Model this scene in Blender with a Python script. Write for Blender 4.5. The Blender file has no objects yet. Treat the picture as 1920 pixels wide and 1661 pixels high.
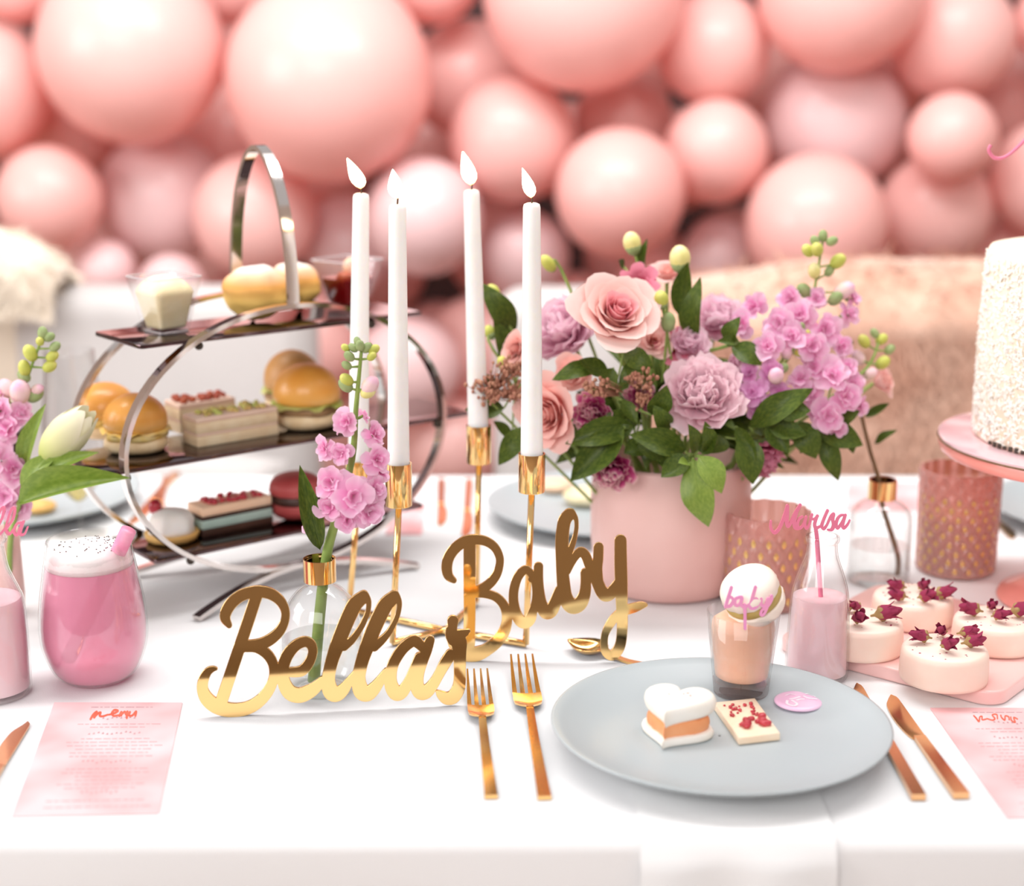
import bpy, math, random
from mathutils import Vector, Matrix, noise
import numpy as np

# ------------------------------------------------------------------ camera, world, lights, exposure
S = bpy.context.scene
COL = S.collection
T = 0.75                       # height of the table top
CAMH = 0.519                   # camera height above the table
FPX, PITCH = 3000.0, math.radians(13.6)
cam_d = bpy.data.cameras.new('camera')
cam = bpy.data.objects.new('camera', cam_d)
COL.objects.link(cam)
cam.location = (0, 0, T + CAMH)
cam.rotation_euler = (math.pi / 2 - PITCH, 0, 0)
cam_d.sensor_width = 36
cam_d.lens = 36 * FPX / 1920
cam_d.clip_start = 0.05
cam_d.dof.use_dof = True
cam_d.dof.focus_distance = 1.34
cam_d.dof.aperture_fstop = 2.6
S.camera = cam

w = bpy.data.worlds.new('world'); S.world = w; w.use_nodes = True
w.node_tree.nodes['Background'].inputs[0].default_value = (1.0, 0.96, 0.95, 1)
w.node_tree.nodes['Background'].inputs[1].default_value = 0.55

def area(name, loc, target, size, size_y, power, color):
    d = bpy.data.lights.new(name, 'AREA'); d.shape = 'RECTANGLE'
    d.size = size; d.size_y = size_y; d.energy = power; d.color = color
    o = bpy.data.objects.new(name, d); COL.objects.link(o)
    o.location = loc
    o.rotation_euler = (Vector(target) - Vector(loc)).to_track_quat('-Z', 'Y').to_euler()
    return o
area('ceiling_light', (0.05, 2.0, 3.15), (0.05, 2.2, 0.9), 2.2, 0.9, 8, (1.0, 0.985, 0.97))
area('balloon_fill_light', (-0.05, 1.70, 2.55), (0.05, 3.4, 1.05), 2.5, 0.6, 52, (1.0, 0.985, 0.97))  # unseen lamp added to brighten the balloons more than the table
area('front_fill_light', (-0.8, -2.0, 2.5), (0.1, 2.6, 1.0), 2.8, 1.4, 62, (1.0, 0.98, 0.97))  # unseen fill added behind the camera for front-facing surfaces, no actual window

area('side_fill_light', (-2.7, 0.9, 1.75), (0.2, 1.6, 0.95), 1.8, 1.3, 46, (1.0, 0.98, 0.97))  # unseen fill added at the left to lift the flowers' sides, no actual window
S.view_settings.view_transform = 'Standard'
S.view_settings.look = 'None'
S.view_settings.exposure = 0.14
S.view_settings.gamma = 1.0
S.view_settings.use_curve_mapping = False
S.cycles.use_denoising = True
S.cycles.caustics_reflective = False
S.cycles.max_bounces = 7
S.cycles.use_adaptive_sampling = True
S.cycles.adaptive_threshold = 0.03
S.cycles.adaptive_min_samples = 12
S.cycles.transparent_max_bounces = 16
S.cycles.sample_clamp_indirect = 6.0

# ------------------------------------------------------------------ helpers
R = random.Random(7)
def ray(px, py):
    a = (px - 960) / FPX; b = -(py - 830.5) / FPX
    return Vector((a, math.cos(PITCH) + b * math.sin(PITCH), -math.sin(PITCH) + b * math.cos(PITCH)))
CAM = Vector((0, 0, T + CAMH))
def G(px, py, h=0.0):            # the point of the horizontal plane h above the table seen at a pixel of the photograph
    d = ray(px, py); return CAM + d * ((h - CAMH) / d.z)
def A(px, py, Y):                # the point at distance Y seen at a pixel of the photograph
    d = ray(px, py); return CAM + d * (Y / d.y)
def SC(p):                       # metres per photograph pixel at a point
    v = p - CAM; return (v.y * math.cos(PITCH) - v.z * math.sin(PITCH)) / FPX
V = Vector
def lerp(a, b, t): return a + (b - a) * t

def new_mat(name):
    m = bpy.data.materials.new(name); m.use_nodes = True
    nt = m.node_tree; nt.nodes.clear()
    out = nt.nodes.new('ShaderNodeOutputMaterial')
    return m, nt, out
def pm(name, col, rough=0.5, metal=0.0, sss=0.0, sssr=(1, .4, .3), sscale=0.01, coat=0.0, spec=0.5, trans=0.0, ior=1.45,
       var=None, vscale=30.0, vdetail=3.0, bump=0.0, bscale=200.0, ramp=None, sheen=0.0, emit=None, estr=0.0, tint=None):
    m, nt, out = new_mat(name)
    N, L = nt.nodes, nt.links
    p = N.new('ShaderNodeBsdfPrincipled'); L.new(p.outputs[0], out.inputs[0])
    p.inputs['Base Color'].default_value = (*col, 1); p.inputs['Roughness'].default_value = rough
    p.inputs['Metallic'].default_value = metal; p.inputs['IOR'].default_value = ior
    p.inputs['Specular IOR Level'].default_value = spec; p.inputs['Transmission Weight'].default_value = trans
    p.inputs['Coat Weight'].default_value = coat; p.inputs['Coat Roughness'].default_value = 0.08
    p.inputs['Sheen Weight'].default_value = sheen
    if sss:
        p.inputs['Subsurface Weight'].default_value = sss
        p.inputs['Subsurface Radius'].default_value = sssr; p.inputs['Subsurface Scale'].default_value = sscale
    if emit:
        p.inputs['Emission Color'].default_value = (*emit, 1); p.inputs['Emission Strength'].default_value = estr
    src = None
    if ramp:                                       # colour along the piece, from its root (0) to its edge (1)
        at = N.new('ShaderNodeAttribute'); at.attribute_name = 't'
        cr = N.new('ShaderNodeValToRGB'); L.new(at.outputs['Fac'], cr.inputs[0])
        while len(cr.color_ramp.elements) < len(ramp): cr.color_ramp.elements.new(0.5)
        for e, (pos, c) in zip(cr.color_ramp.elements, ramp): e.position = pos; e.color = (*c, 1)
        src = cr.outputs[0]
    if var:                                        # mottled second colour
        tc = N.new('ShaderNodeTexCoord'); nz = N.new('ShaderNodeTexNoise')
        nz.inputs['Scale'].default_value = vscale; nz.inputs['Detail'].default_value = vdetail
        L.new(tc.outputs['Object'], nz.inputs['Vector'])
        cr2 = N.new('ShaderNodeValToRGB'); L.new(nz.outputs['Fac'], cr2.inputs[0])
        cr2.color_ramp.elements[0].position = 0.38; cr2.color_ramp.elements[1].position = 0.64
        cr2.color_ramp.elements[0].color = (0, 0, 0, 1); cr2.color_ramp.elements[1].color = (1, 1, 1, 1)
        mx = N.new('ShaderNodeMix'); mx.data_type = 'RGBA'; L.new(cr2.outputs[0], mx.inputs['Factor'])
        if src: L.new(src, mx.inputs['A'])
        else: mx.inputs['A'].default_value = (*col, 1)
        mx.inputs['B'].default_value = (*var, 1); src = mx.outputs['Result']
    if tint:                                       # each object a little different
        oi = N.new('ShaderNodeObjectInfo'); mx = N.new('ShaderNodeMix'); mx.data_type = 'RGBA'
        L.new(oi.outputs['Random'], mx.inputs['Factor'])
        if src: L.new(src, mx.inputs['A'])
        else: mx.inputs['A'].default_value = (*col, 1)
        mx.inputs['B'].default_value = (*tint, 1)
        mth = N.new('ShaderNodeMath'); mth.operation = 'MULTIPLY'; mth.inputs[1].default_value = 0.55
        L.new(oi.outputs['Random'], mth.inputs[0]); L.new(mth.outputs[0], mx.inputs['Factor'])
        src = mx.outputs['Result']
    if src: L.new(src, p.inputs['Base Color'])
    if bump:
        tc = N.new('ShaderNodeTexCoord'); nz = N.new('ShaderNodeTexNoise'); nz.inputs['Scale'].default_value = bscale
        nz.inputs['Detail'].default_value = 4; L.new(tc.outputs['Object'], nz.inputs['Vector'])
        b = N.new('ShaderNodeBump'); b.inputs['Strength'].default_value = bump; b.inputs['Distance'].default_value = 0.002
        L.new(nz.outputs['Fac'], b.inputs['Height']); L.new(b.outputs[0], p.inputs['Normal'])
    return m
def thin_glass(name, tint=(1, 1, 1), haze=0.0, hcol=(1, 1, 1), ior=1.45, rough=0.02):
    m, nt, out = new_mat(name); N, L = nt.nodes, nt.links
    tr = N.new('ShaderNodeBsdfTransparent'); tr.inputs[0].default_value = (*tint, 1)
    gl = N.new('ShaderNodeBsdfGlossy'); gl.inputs['Roughness'].default_value = rough
    lw = N.new('ShaderNodeLayerWeight'); lw.inputs[0].default_value = .5
    pw = N.new('ShaderNodeMath'); pw.operation = 'POWER'; pw.inputs[1].default_value = 3.0; L.new(lw.outputs['Facing'], pw.inputs[0])
    ma = N.new('ShaderNodeMath'); ma.operation = 'MULTIPLY_ADD'; ma.inputs[1].default_value = .75; ma.inputs[2].default_value = .035; L.new(pw.outputs[0], ma.inputs[0])
    mx = N.new('ShaderNodeMixShader'); L.new(ma.outputs[0], mx.inputs[0])
    L.new(tr.outputs[0], mx.inputs[1]); L.new(gl.outputs[0], mx.inputs[2])
    last = mx
    if haze:
        df = N.new('ShaderNodeBsdfPrincipled'); df.inputs['Base Color'].default_value = (*hcol, 1); df.inputs['Roughness'].default_value = .25
        m2 = N.new('ShaderNodeMixShader'); m2.inputs[0].default_value = haze
        L.new(mx.outputs[0], m2.inputs[1]); L.new(df.outputs[0], m2.inputs[2]); last = m2
    L.new(last.outputs[0], out.inputs[0])
    return m

class MB:
    """collects shapes; build() links them as one mesh object"""
    def __init__(s): s.v = []; s.f = []; s.t = []
    def add(s, vs, fs, M=None, t=None):
        o = len(s.v)
        s.v += [tuple(M @ V(p)) if M is not None else tuple(p) for p in vs]
        s.f += [tuple(i + o for i in f) for f in fs]
        s.t += list(t) if t is not None else [0.0] * len(vs)
        return s
    def box(s, c, d, M=None, bev=0.0):
        x, y, z = (k / 2 for k in d); b = bev
        if not b:
            vs = [(c[0] + i * x, c[1] + j * y, c[2] + k * z) for i in (-1, 1) for j in (-1, 1) for k in (-1, 1)]
            return s.add(vs, [(0, 1, 3, 2), (4, 6, 7, 5), (0, 4, 5, 1), (2, 3, 7, 6), (0, 2, 6, 4), (1, 5, 7, 3)], M)
        return s.slab(rrect(d[0], d[1], max(b * 1.5, 1e-4), 3), c[2] - z, c[2] + z, b, M, (c[0], c[1]))
    def slab(s, poly, z0, z1, bev=0.0, M=None, off=(0, 0), rings=2):
        """closed outline (counter-clockwise) raised from z0 to z1 with rounded rims"""
        n = len(poly); P = [V((p[0] + off[0], p[1] + off[1])) for p in poly]
        def inset(d):
            out = []
            for i in range(n):
                a, b, c = P[i - 1], P[i], P[(i + 1) % n]
                e1 = (b - a); e2 = (c - b)
                n1 = V((-e1.y, e1.x)); n2 = V((-e2.y, e2.x))
                if n1.length: n1.normalize()
                if n2.length: n2.normalize()
                m = n1 + n2
                if m.length > 1e-9: m.normalize()
                out.append(b + m * d)
            return out
        prof = []
        if bev:
            for k in range(rings + 1):
                a = math.pi / 2 * k / rings; prof.append((bev * (1 - math.sin(a)), z0 + bev * (1 - math.cos(a))))
            for k in range(rings + 1):
                a = math.pi / 2 * k / rings; prof.append((bev * (1 - math.cos(a)), z1 - bev * (1 - math.sin(a))))
        else: prof = [(0, z0), (0, z1)]
        vs = []; fs = []
        for d, z in prof:
            vs += [(q.x, q.y, z) for q in inset(d)]
        m = len(prof)
        for r in range(m - 1):
            for i in range(n):
                j = (i + 1) % n
                fs.append((r * n + i, r * n + j, (r + 1) * n + j, (r + 1) * n + i))
        fs.append(tuple(range(n - 1, -1, -1))); fs.append(tuple((m - 1) * n + i for i in range(n)))
        return s.add(vs, fs, M)
    def lathe(s, prof, seg=32, M=None, fn=None, cap0=True, cap1=True, t=None):
        vs = []; fs = []; ts = []
        m = len(prof)
        for k, (r, z) in enumerate(prof):
            for i in range(seg):
                a = 2 * math.pi * i / seg
                rr = r if fn is None else fn(r, z, a, k)
                vs.append((rr * math.cos(a), rr * math.sin(a), z)); ts.append(k / (m - 1))
        for k in range(m - 1):
            for i in range(seg):
                j = (i + 1) % seg
                fs.append((k * seg + i, k * seg + j, (k + 1) * seg + j, (k + 1) * seg + i))
        if cap0: fs.append(tuple(range(seg - 1, -1, -1)))
        if cap1: fs.append(tuple((m - 1) * seg + i for i in range(seg)))
        return s.add(vs, fs, M, ts)
    def ball(s, c, r, seg=16, rings=10, M=None, fn=None):
        rx, ry, rz = (r, r, r) if not hasattr(r, '__len__') else r
        vs = [(c[0], c[1], c[2] - rz)]; fs = []; ts = [0.0]
        for k in range(1, rings):
            b = -math.pi / 2 + math.pi * k / rings
            for i in range(seg):
                a = 2 * math.pi * i / seg
                d = V((math.cos(b) * math.cos(a), math.cos(b) * math.sin(a), math.sin(b)))
                q = 1.0 if fn is None else fn(d)
                vs.append((c[0] + rx * d.x * q, c[1] + ry * d.y * q, c[2] + rz * d.z * q)); ts.append(k / rings)
        vs.append((c[0], c[1], c[2] + rz)); ts.append(1.0); top = len(vs) - 1
        for i in range(seg):
            j = (i + 1) % seg
            fs.append((0, 1 + j, 1 + i)); fs.append((top, top - seg + i, top - seg + j))
        for k in range(rings - 2):
            for i in range(seg):
                j = (i + 1) % seg; o = 1 + k * seg
                fs.append((o + i, o + j, o + seg + j, o + seg + i))
        return s.add(vs, fs, M, ts)
    def tube(s, pts, rad, seg=8, M=None, closed=False, flat=None):
        """round (or, with flat=(half_a, half_b, up), flat-sided) bar along a path"""
        pts = [V(p) for p in pts]; n = len(pts)
        rads = rad if hasattr(rad, '__len__') else [rad] * n
        vs = []; fs = []; up = None; ts = []
        for i, p in enumerate(pts):
            if closed: d = pts[(i + 1) % n] - pts[i - 1]
            else: d = pts[min(i + 1, n - 1)] - pts[max(i - 1, 0)]
            d.normalize()
            if flat: u = V(flat[2]); u = u - d * u.dot(d)
            else:
                u = up if up is not None else (V((0, 0, 1)) if abs(d.z) < .9 else V((1, 0, 0)))
                u = u - d * u.dot(d)
            u.normalize(); sd = d.cross(u); up = u
            if flat:
                ring = [(-1, -1), (1, -1), (1, 1), (-1, 1)]
                for a, b in ring: vs.append(p + sd * (a * flat[0]) + u * (b * flat[1])); ts.append(i / (n - 1))
            else:
                for k in range(seg):
                    a = 2 * math.pi * k / seg
                    vs.append(p + (sd * math.cos(a) + u * math.sin(a)) * rads[i]); ts.append(i / (n - 1))
        if flat: seg = 4
        m = n if closed else n - 1
        for i in range(m):
            o, q = i * seg, ((i + 1) % n) * seg
            for k in range(seg):
                l = (k + 1) % seg
                fs.append((o + k, o + l, q + l, q + k))
        if not closed:
            fs.append(tuple(range(seg - 1, -1, -1))); fs.append(tuple((n - 1) * seg + k for k in range(seg)))
        return s.add(vs, fs, M, ts)
    def mesh(s, name, mat, smooth=True):
        me = bpy.data.meshes.new(name); me.from_pydata(s.v, [], s.f)
        if any(s.t):
            at = me.attributes.new('t', 'FLOAT', 'POINT'); at.data.foreach_set('value', s.t)
        if mat: me.materials.append(mat)
        if smooth:
            me.polygons.foreach_set('use_smooth', [True] * len(me.polygons))
        me.update()
        return me
    def build(s, name, mat, parent=None, smooth=True, M=None, auto=None):
        me = s.mesh(name, mat, smooth)
        if auto is not None and smooth:
            try: me.set_sharp_from_angle(angle=math.radians(auto))
            except Exception: pass
        return link(name, me, parent, M)
def link(name, me, parent=None, M=None):
    o = bpy.data.objects.new(name, me); COL.objects.link(o)
    if parent is not None: o.parent = parent
    if M is not None: o.matrix_local = M
    return o
def tag(o, label=None, cat=None, group=None, kind=None):
    if label: o['label'] = label
    if cat: o['category'] = cat
    if group: o['group'] = group
    if kind: o['kind'] = kind
    return o
def thing(name, loc, label, cat, group=None, rz=0.0, M=None):
    o = bpy.data.objects.new(name, None); COL.objects.link(o)
    o.empty_display_size = 0.02
    if M is not None: o.matrix_world = M
    else: o.location = loc; o.rotation_euler = (0, 0, rz)
    return tag(o, label, cat, group)
def copy_tree(o, parent=None):
    c = o.copy(); COL.objects.link(c); c.parent = parent
    if parent is not None: c.matrix_local = o.matrix_local.copy()
    for ch in list(o.children): copy_tree(ch, c)
    return c
def rrect(wd, dp, r, n=4):
    out = []
    for cx, cy, a0 in ((wd / 2 - r, dp / 2 - r, 0), (-wd / 2 + r, dp / 2 - r, 90), (-wd / 2 + r, -dp / 2 + r, 180), (wd / 2 - r, -dp / 2 + r, 270)):
        for k in range(n + 1):
            a = math.radians(a0 + 90 * k / n); out.append((cx + r * math.cos(a), cy + r * math.sin(a)))
    return out
def frame(z, x=None):
    """rotation whose z axis is z"""
    z = V(z).normalized()
    x = V(x) if x is not None else (V((1, 0, 0)) if abs(z.x) < .9 else V((0, 1, 0)))
    x = (x - z * x.dot(z)).normalized(); y = z.cross(x)
    return Matrix((x, y, z)).transposed().to_4x4()
def TR(p): return Matrix.Translation(V(p))
def RZ(a): return Matrix.Rotation(a, 4, 'Z')
def SCM(s): return Matrix.Diagonal((s, s, s, 1)) if not hasattr(s, '__len__') else Matrix.Diagonal((*s, 1))
def smooth_path(pts, n=6):
    """Catmull-Rom through points of any dimension (lists)"""
    P = [list(map(float, p)) for p in pts]
    if len(P) < 3: return P
    out = []
    for i in range(len(P) - 1):
        p0 = P[max(i - 1, 0)]; p1 = P[i]; p2 = P[i + 1]; p3 = P[min(i + 2, len(P) - 1)]
        for k in range(n):
            t = k / n
            out.append([0.5 * (2 * b + (c - a) * t + (2 * a - 5 * b + 4 * c - d) * t * t + (3 * b - a - 3 * c + d) * t ** 3)
                        for a, b, c, d in zip(p0, p1, p2, p3)])
    out.append(P[-1]); return out

def stroke_outline(strokes, step=1.0, sub=6):
    """union of brush strokes [(x, y, width), ...] as closed outlines (marching squares on the distance field)"""
    segs = []
    for st in strokes:
        sp = smooth_path(st, sub)
        segs += list(zip(sp[:-1], sp[1:]))
    xs = [p[0] for s_ in segs for p in s_]; ys = [p[1] for s_ in segs for p in s_]; mw = max(p[2] for s_ in segs for p in s_)
    x0, y0 = min(xs) - mw, min(ys) - mw
    nx = int((max(xs) + mw - x0) / step) + 2; ny = int((max(ys) + mw - y0) / step) + 2
    gx = x0 + np.arange(nx) * step; gy = y0 + np.arange(ny) * step
    D = np.full((ny, nx), 1e9)
    for a, b in segs:
        m = max(a[2], b[2]) / 2 + 2.5 * step
        i0 = max(0, int((min(a[0], b[0]) - m - x0) / step)); i1 = min(nx, int((max(a[0], b[0]) + m - x0) / step) + 2)
        j0 = max(0, int((min(a[1], b[1]) - m - y0) / step)); j1 = min(ny, int((max(a[1], b[1]) + m - y0) / step) + 2)
        X, Y = np.meshgrid(gx[i0:i1], gy[j0:j1])
        dx, dy = b[0] - a[0], b[1] - a[1]; l2 = dx * dx + dy * dy + 1e-9
        t = np.clip(((X - a[0]) * dx + (Y - a[1]) * dy) / l2, 0, 1)
        d = np.hypot(X - a[0] - t * dx, Y - a[1] - t * dy) - (a[2] + (b[2] - a[2]) * t) / 2
        D[j0:j1, i0:i1] = np.minimum(D[j0:j1, i0:i1], d)
    D = np.minimum(D, 3 * step)
    nxt = {}
    pos = {}
    def ept(key):
        if key not in pos:
            j, i, h = key
            a = D[j, i]; b = D[j, i + 1] if h else D[j + 1, i]
            t = a / (a - b) if a != b else .5
            t = min(max(t, .02), .98)
            pos[key] = (gx[i] + (t * step if h else 0), gy[j] + (0 if h else t * step))
        return key
    ins = D < 0
    cell = ins[:-1, :-1] * 1 + ins[:-1, 1:] * 2 + ins[1:, 1:] * 4 + ins[1:, :-1] * 8
    for j, i in zip(*np.nonzero((cell > 0) & (cell < 15))):
        c = int(cell[j, i]); j = int(j); i = int(i)
        B = (j, i, 1); Rr = (j, i + 1, 0); Tt = (j + 1, i, 1); Lf = (j, i, 0)
        tab = {1: [(Lf, B)], 2: [(B, Rr)], 3: [(Lf, Rr)], 4: [(Rr, Tt)], 5: [(Lf, B), (Rr, Tt)], 6: [(B, Tt)], 7: [(Lf, Tt)],
               8: [(Tt, Lf)], 9: [(Tt, B)], 10: [(B, Rr), (Tt, Lf)], 11: [(Tt, Rr)], 12: [(Rr, Lf)], 13: [(Rr, B)], 14: [(B, Lf)]}[c]
        for a, b in tab: nxt[ept(a)] = ept(b)
    loops = []
    while nxt:
        st = next(iter(nxt)); k = st; lp = []
        while k in nxt:
            lp.append(pos[k]); k = nxt.pop(k)
        if len(lp) > 8: loops.append(lp)
    return loops
def plate_from_loops(name, loops, mapfn, thick, mat, parent=None, bevel=0.0):
    """cut-out sheet: outlines (photo or local units) -> mapfn gives local metres (x, y) -> extruded by thick along local z"""
    cu = bpy.data.curves.new(name + '_c', 'CURVE'); cu.dimensions = '2D'; cu.fill_mode = 'BOTH'
    cu.extrude = thick / 2; cu.bevel_depth = bevel; cu.bevel_resolution = 1
    for lp in loops:
        sp = cu.splines.new('POLY'); sp.points.add(len(lp) - 1); sp.use_cyclic_u = True
        for q, p in zip(sp.points, lp):
            x, y = mapfn(p); q.co = (x, y, 0, 1)
    tmp = bpy.data.objects.new('tmp', cu); COL.objects.link(tmp)
    me = bpy.data.meshes.new_from_object(tmp.evaluated_get(bpy.context.evaluated_depsgraph_get()))
    bpy.data.objects.remove(tmp); bpy.data.curves.remove(cu)
    me.name = name; me.materials.clear(); me.materials.append(mat)
    return link(name, me, parent)
def upright_plane(a, b, tilt=0.0):
    """matrix of a vertical sheet standing on the table along a->b: x along, y up, z towards the viewer"""
    x = (b - a); x.z = 0; x.normalize(); z = x.cross(V((0, 0, 1))).normalized(); y = V((0, 0, 1))
    M = Matrix((x, y, z)).transposed().to_4x4(); M.translation = a
    return M @ Matrix.Rotation(tilt, 4, 'X')
def px_to_plane(M):
    inv = M.inverted(); n = (M.to_3x3() @ V((0, 0, 1))); o = M.translation
    def fn(p):
        d = ray(p[0], p[1]); t = (o - CAM).dot(n) / d.dot(n)
        q = inv @ (CAM + d * t); return q.x, q.y
    return fn
def zs(strokes, ox, oy, k, wk=1.0):       # strokes traced in an enlarged crop -> photograph pixels
    return [[(ox + x / k, oy + y / k, wd / k * wk) for x, y, wd in st] for st in strokes]
# ------------------------------------------------------------------ materials
M_ = {}
M_['cloth'] = pm('white_table_linen', (.86, .86, .87), .85, bump=.12, bscale=900)
M_['napkin'] = pm('white_napkin_linen', (.85, .85, .855), .8, bump=.12, bscale=1200)
M_['wood'] = pm('table_wood', (.35, .22, .13), .5, var=(.25, .15, .09), vscale=6)
M_['floor'] = pm('pale_floor_boards', (.42, .31, .24), .45, var=(.34, .25, .19), vscale=4)
M_['wall'] = pm('dark_wall_paint', (.10, .05, .05), .8, var=(.08, .04, .04), vscale=3)
M_['room'] = pm('beige_room_paint', (.66, .55, .48), .7, var=(.62, .51, .44), vscale=2)
def latex(name, col, tint, tcol, tr):
    m = pm(name, col, .33, spec=.5, tint=tint, coat=.2)
    nt = m.node_tree; N, L = nt.nodes, nt.links
    p = next(n for n in N if n.type == 'BSDF_PRINCIPLED'); out = next(n for n in N if n.type == 'OUTPUT_MATERIAL')
    tl = N.new('ShaderNodeBsdfTranslucent'); tl.inputs[0].default_value = (*tcol, 1)
    mx = N.new('ShaderNodeMixShader'); mx.inputs[0].default_value = tr
    L.new(p.outputs[0], mx.inputs[1]); L.new(tl.outputs[0], mx.inputs[2]); L.new(mx.outputs[0], out.inputs[0])
    return m
M_['balloon'] = latex('pale_pink_latex', (.97, .585, .545), (.97, .66, .625), (.97, .36, .30), .26)
M_['balloon_lilac'] = latex('pearl_white_pink_latex', (.92, .66, .67), (.94, .70, .70), (.94, .50, .48), .18)
M_['chairwhite'] = pm('white_upholstery', (.56, .53, .52), .5, var=(.52, .49, .48), vscale=3)
M_['chairleg'] = pm('pale_wood_leg', (.55, .42, .3), .5, var=(.45, .33, .22), vscale=20)
M_['fur'] = pm('blush_fur', (.62, .35, .25), .9, var=(.70, .46, .35), vscale=9, sheen=.5)
M_['cream_fur'] = pm('cream_fur', (.84, .74, .62), .9, var=(.78, .68, .56), vscale=9, sheen=.4)
M_['gold'] = pm('mirror_gold', (.90, .60, .25), .05, 1.0, var=(.88, .57, .23), vscale=3)
M_['brass'] = pm('polished_brass', (.93, .62, .27), .08, 1.0, var=(.90, .58, .24), vscale=8)
M_['copper'] = pm('rose_gold_metal', (.87, .50, .25), .16, 1.0, var=(.85, .47, .22), vscale=12)
M_['goldcut'] = pm('gold_cutlery', (.92, .58, .24), .14, 1.0, var=(.90, .54, .2), vscale=12)
M_['chrome'] = pm('polished_steel', (.74, .68, .65), .09, 1.0, var=(.70, .64, .61), vscale=10)
M_['smoke'] = pm('smoked_mirror_acrylic', (.145, .10, .105), .03, 1.0, var=(.13, .09, .095), vscale=5)
M_['glass'] = thin_glass('clear_glass', (.985, .985, .985))
M_['acrylic_rim'] = thin_glass('clear_plastic_rim', (.95, .93, .94), .30, (.9, .86, .88))
M_['wineglass'] = thin_glass('wine_glass', (.97, .97, .97))
M_['acrylic'] = thin_glass('clear_plastic', (.99, .985, .99))
M_['thickglass'] = thin_glass('solid_glass_base', (.78, .74, .74), .08, (.8, .7, .68))
M_['water'] = thin_glass('water', (.97, .985, .98), .03)
M_['roseglass'] = thin_glass('rose_pressed_glass', (.93, .68, .62), .42, (.80, .47, .43), rough=.05)
M_['amber_glint'] = pm('amber_glint_facet', (.80, .50, .16), .12, .55, var=(.86, .60, .24), vscale=60, coat=.5)  # amber reflections of the pressed glass, put into the facet colour
M_['candlelight'] = pm('amber_wax', (.85, .58, .22), .5, sss=.3, var=(.8, .5, .16), vscale=20)
M_['wax'] = pm('white_candle_wax', (.97, .965, .95), .35, sss=.5, sssr=(1, .8, .6), sscale=.008, var=(.92, .9, .88), vscale=30)
M_['wick'] = pm('burnt_wick', (.05, .04, .035), .9, var=(.1, .07, .05), vscale=300)
M_['vase'] = pm('pink_ceramic', (.84, .55, .51), .42, var=(.78, .47, .43), vscale=7, coat=.1)
M_['plate'] = pm('pale_grey_stoneware', (.45, .50, .52), .38, var=(.43, .48, .50), vscale=4)
M_['milk'] = pm('pink_milk', (.98, .64, .69), .35, sss=.2, sscale=.008, sssr=(1, .5, .5), var=(.98, .70, .74), vscale=14)
M_['pinkacr'] = pm('pink_acrylic', (.83, .23, .36), .2, var=(.8, .2, .33), vscale=20)
M_['lilacacr'] = pm('lilac_acrylic', (.87, .35, .56), .2, var=(.84, .32, .6), vscale=60)
M_['coral'] = pm('coral_enamel', (.93, .36, .31), .3, coat=.3, var=(.91, .33, .28), vscale=6)
M_['board'] = pm('pink_ceramic_board', (.90, .55, .53), .3, coat=.3, var=(.92, .59, .56), vscale=6)
M_['card'] = pm('watercolour_card', (.90, .62, .64), .7, var=(.88, .42, .43), vscale=14, vdetail=2)
M_['inkred'] = pm('red_ink', (.62, .11, .06), .7, var=(.7, .16, .1), vscale=60)
M_['inkgrey'] = pm('grey_ink', (.40, .26, .28), .8, var=(.48, .33, .35), vscale=60)
M_['stem'] = pm('green_stem', (.22, .33, .07), .5, var=(.30, .40, .10), vscale=40)
M_['leaf'] = pm('dark_green_leaf', (.048, .082, .010), .45, var=(.10, .14, .018), vscale=14, coat=.04, spec=.25)
M_['leaflight'] = pm('fresh_green_leaf', (.16, .25, .03), .45, var=(.23, .32, .05), vscale=14, coat=.08)
M_['bark'] = pm('brown_twig', (.16, .09, .04), .7, var=(.22, .13, .06), vscale=60)

# ------------------------------------------------------------------ setting
f = MB(); f.box((0, .4, -.02), (6.4, 9, .04)); tag(f.build('floor', M_['floor'], smooth=False), kind='structure')
f = MB(); f.box((0, 4.75, 1.4), (6.4, .1, 2.8)); tag(f.build('wall_back', M_['wall'], smooth=False), kind='structure')
f = MB(); f.box((0, -4.05, 1.4), (6.4, .1, 2.8)); tag(f.build('wall_front', M_['room'], smooth=False), kind='structure')
for nm, x in (('wall_left', -3.15), ('wall_right', 3.15)):
    f = MB(); f.box((x, .35, 1.4), (.1, 8.7, 2.8)); tag(f.build(nm, M_['room'], smooth=False), kind='structure')

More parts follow.
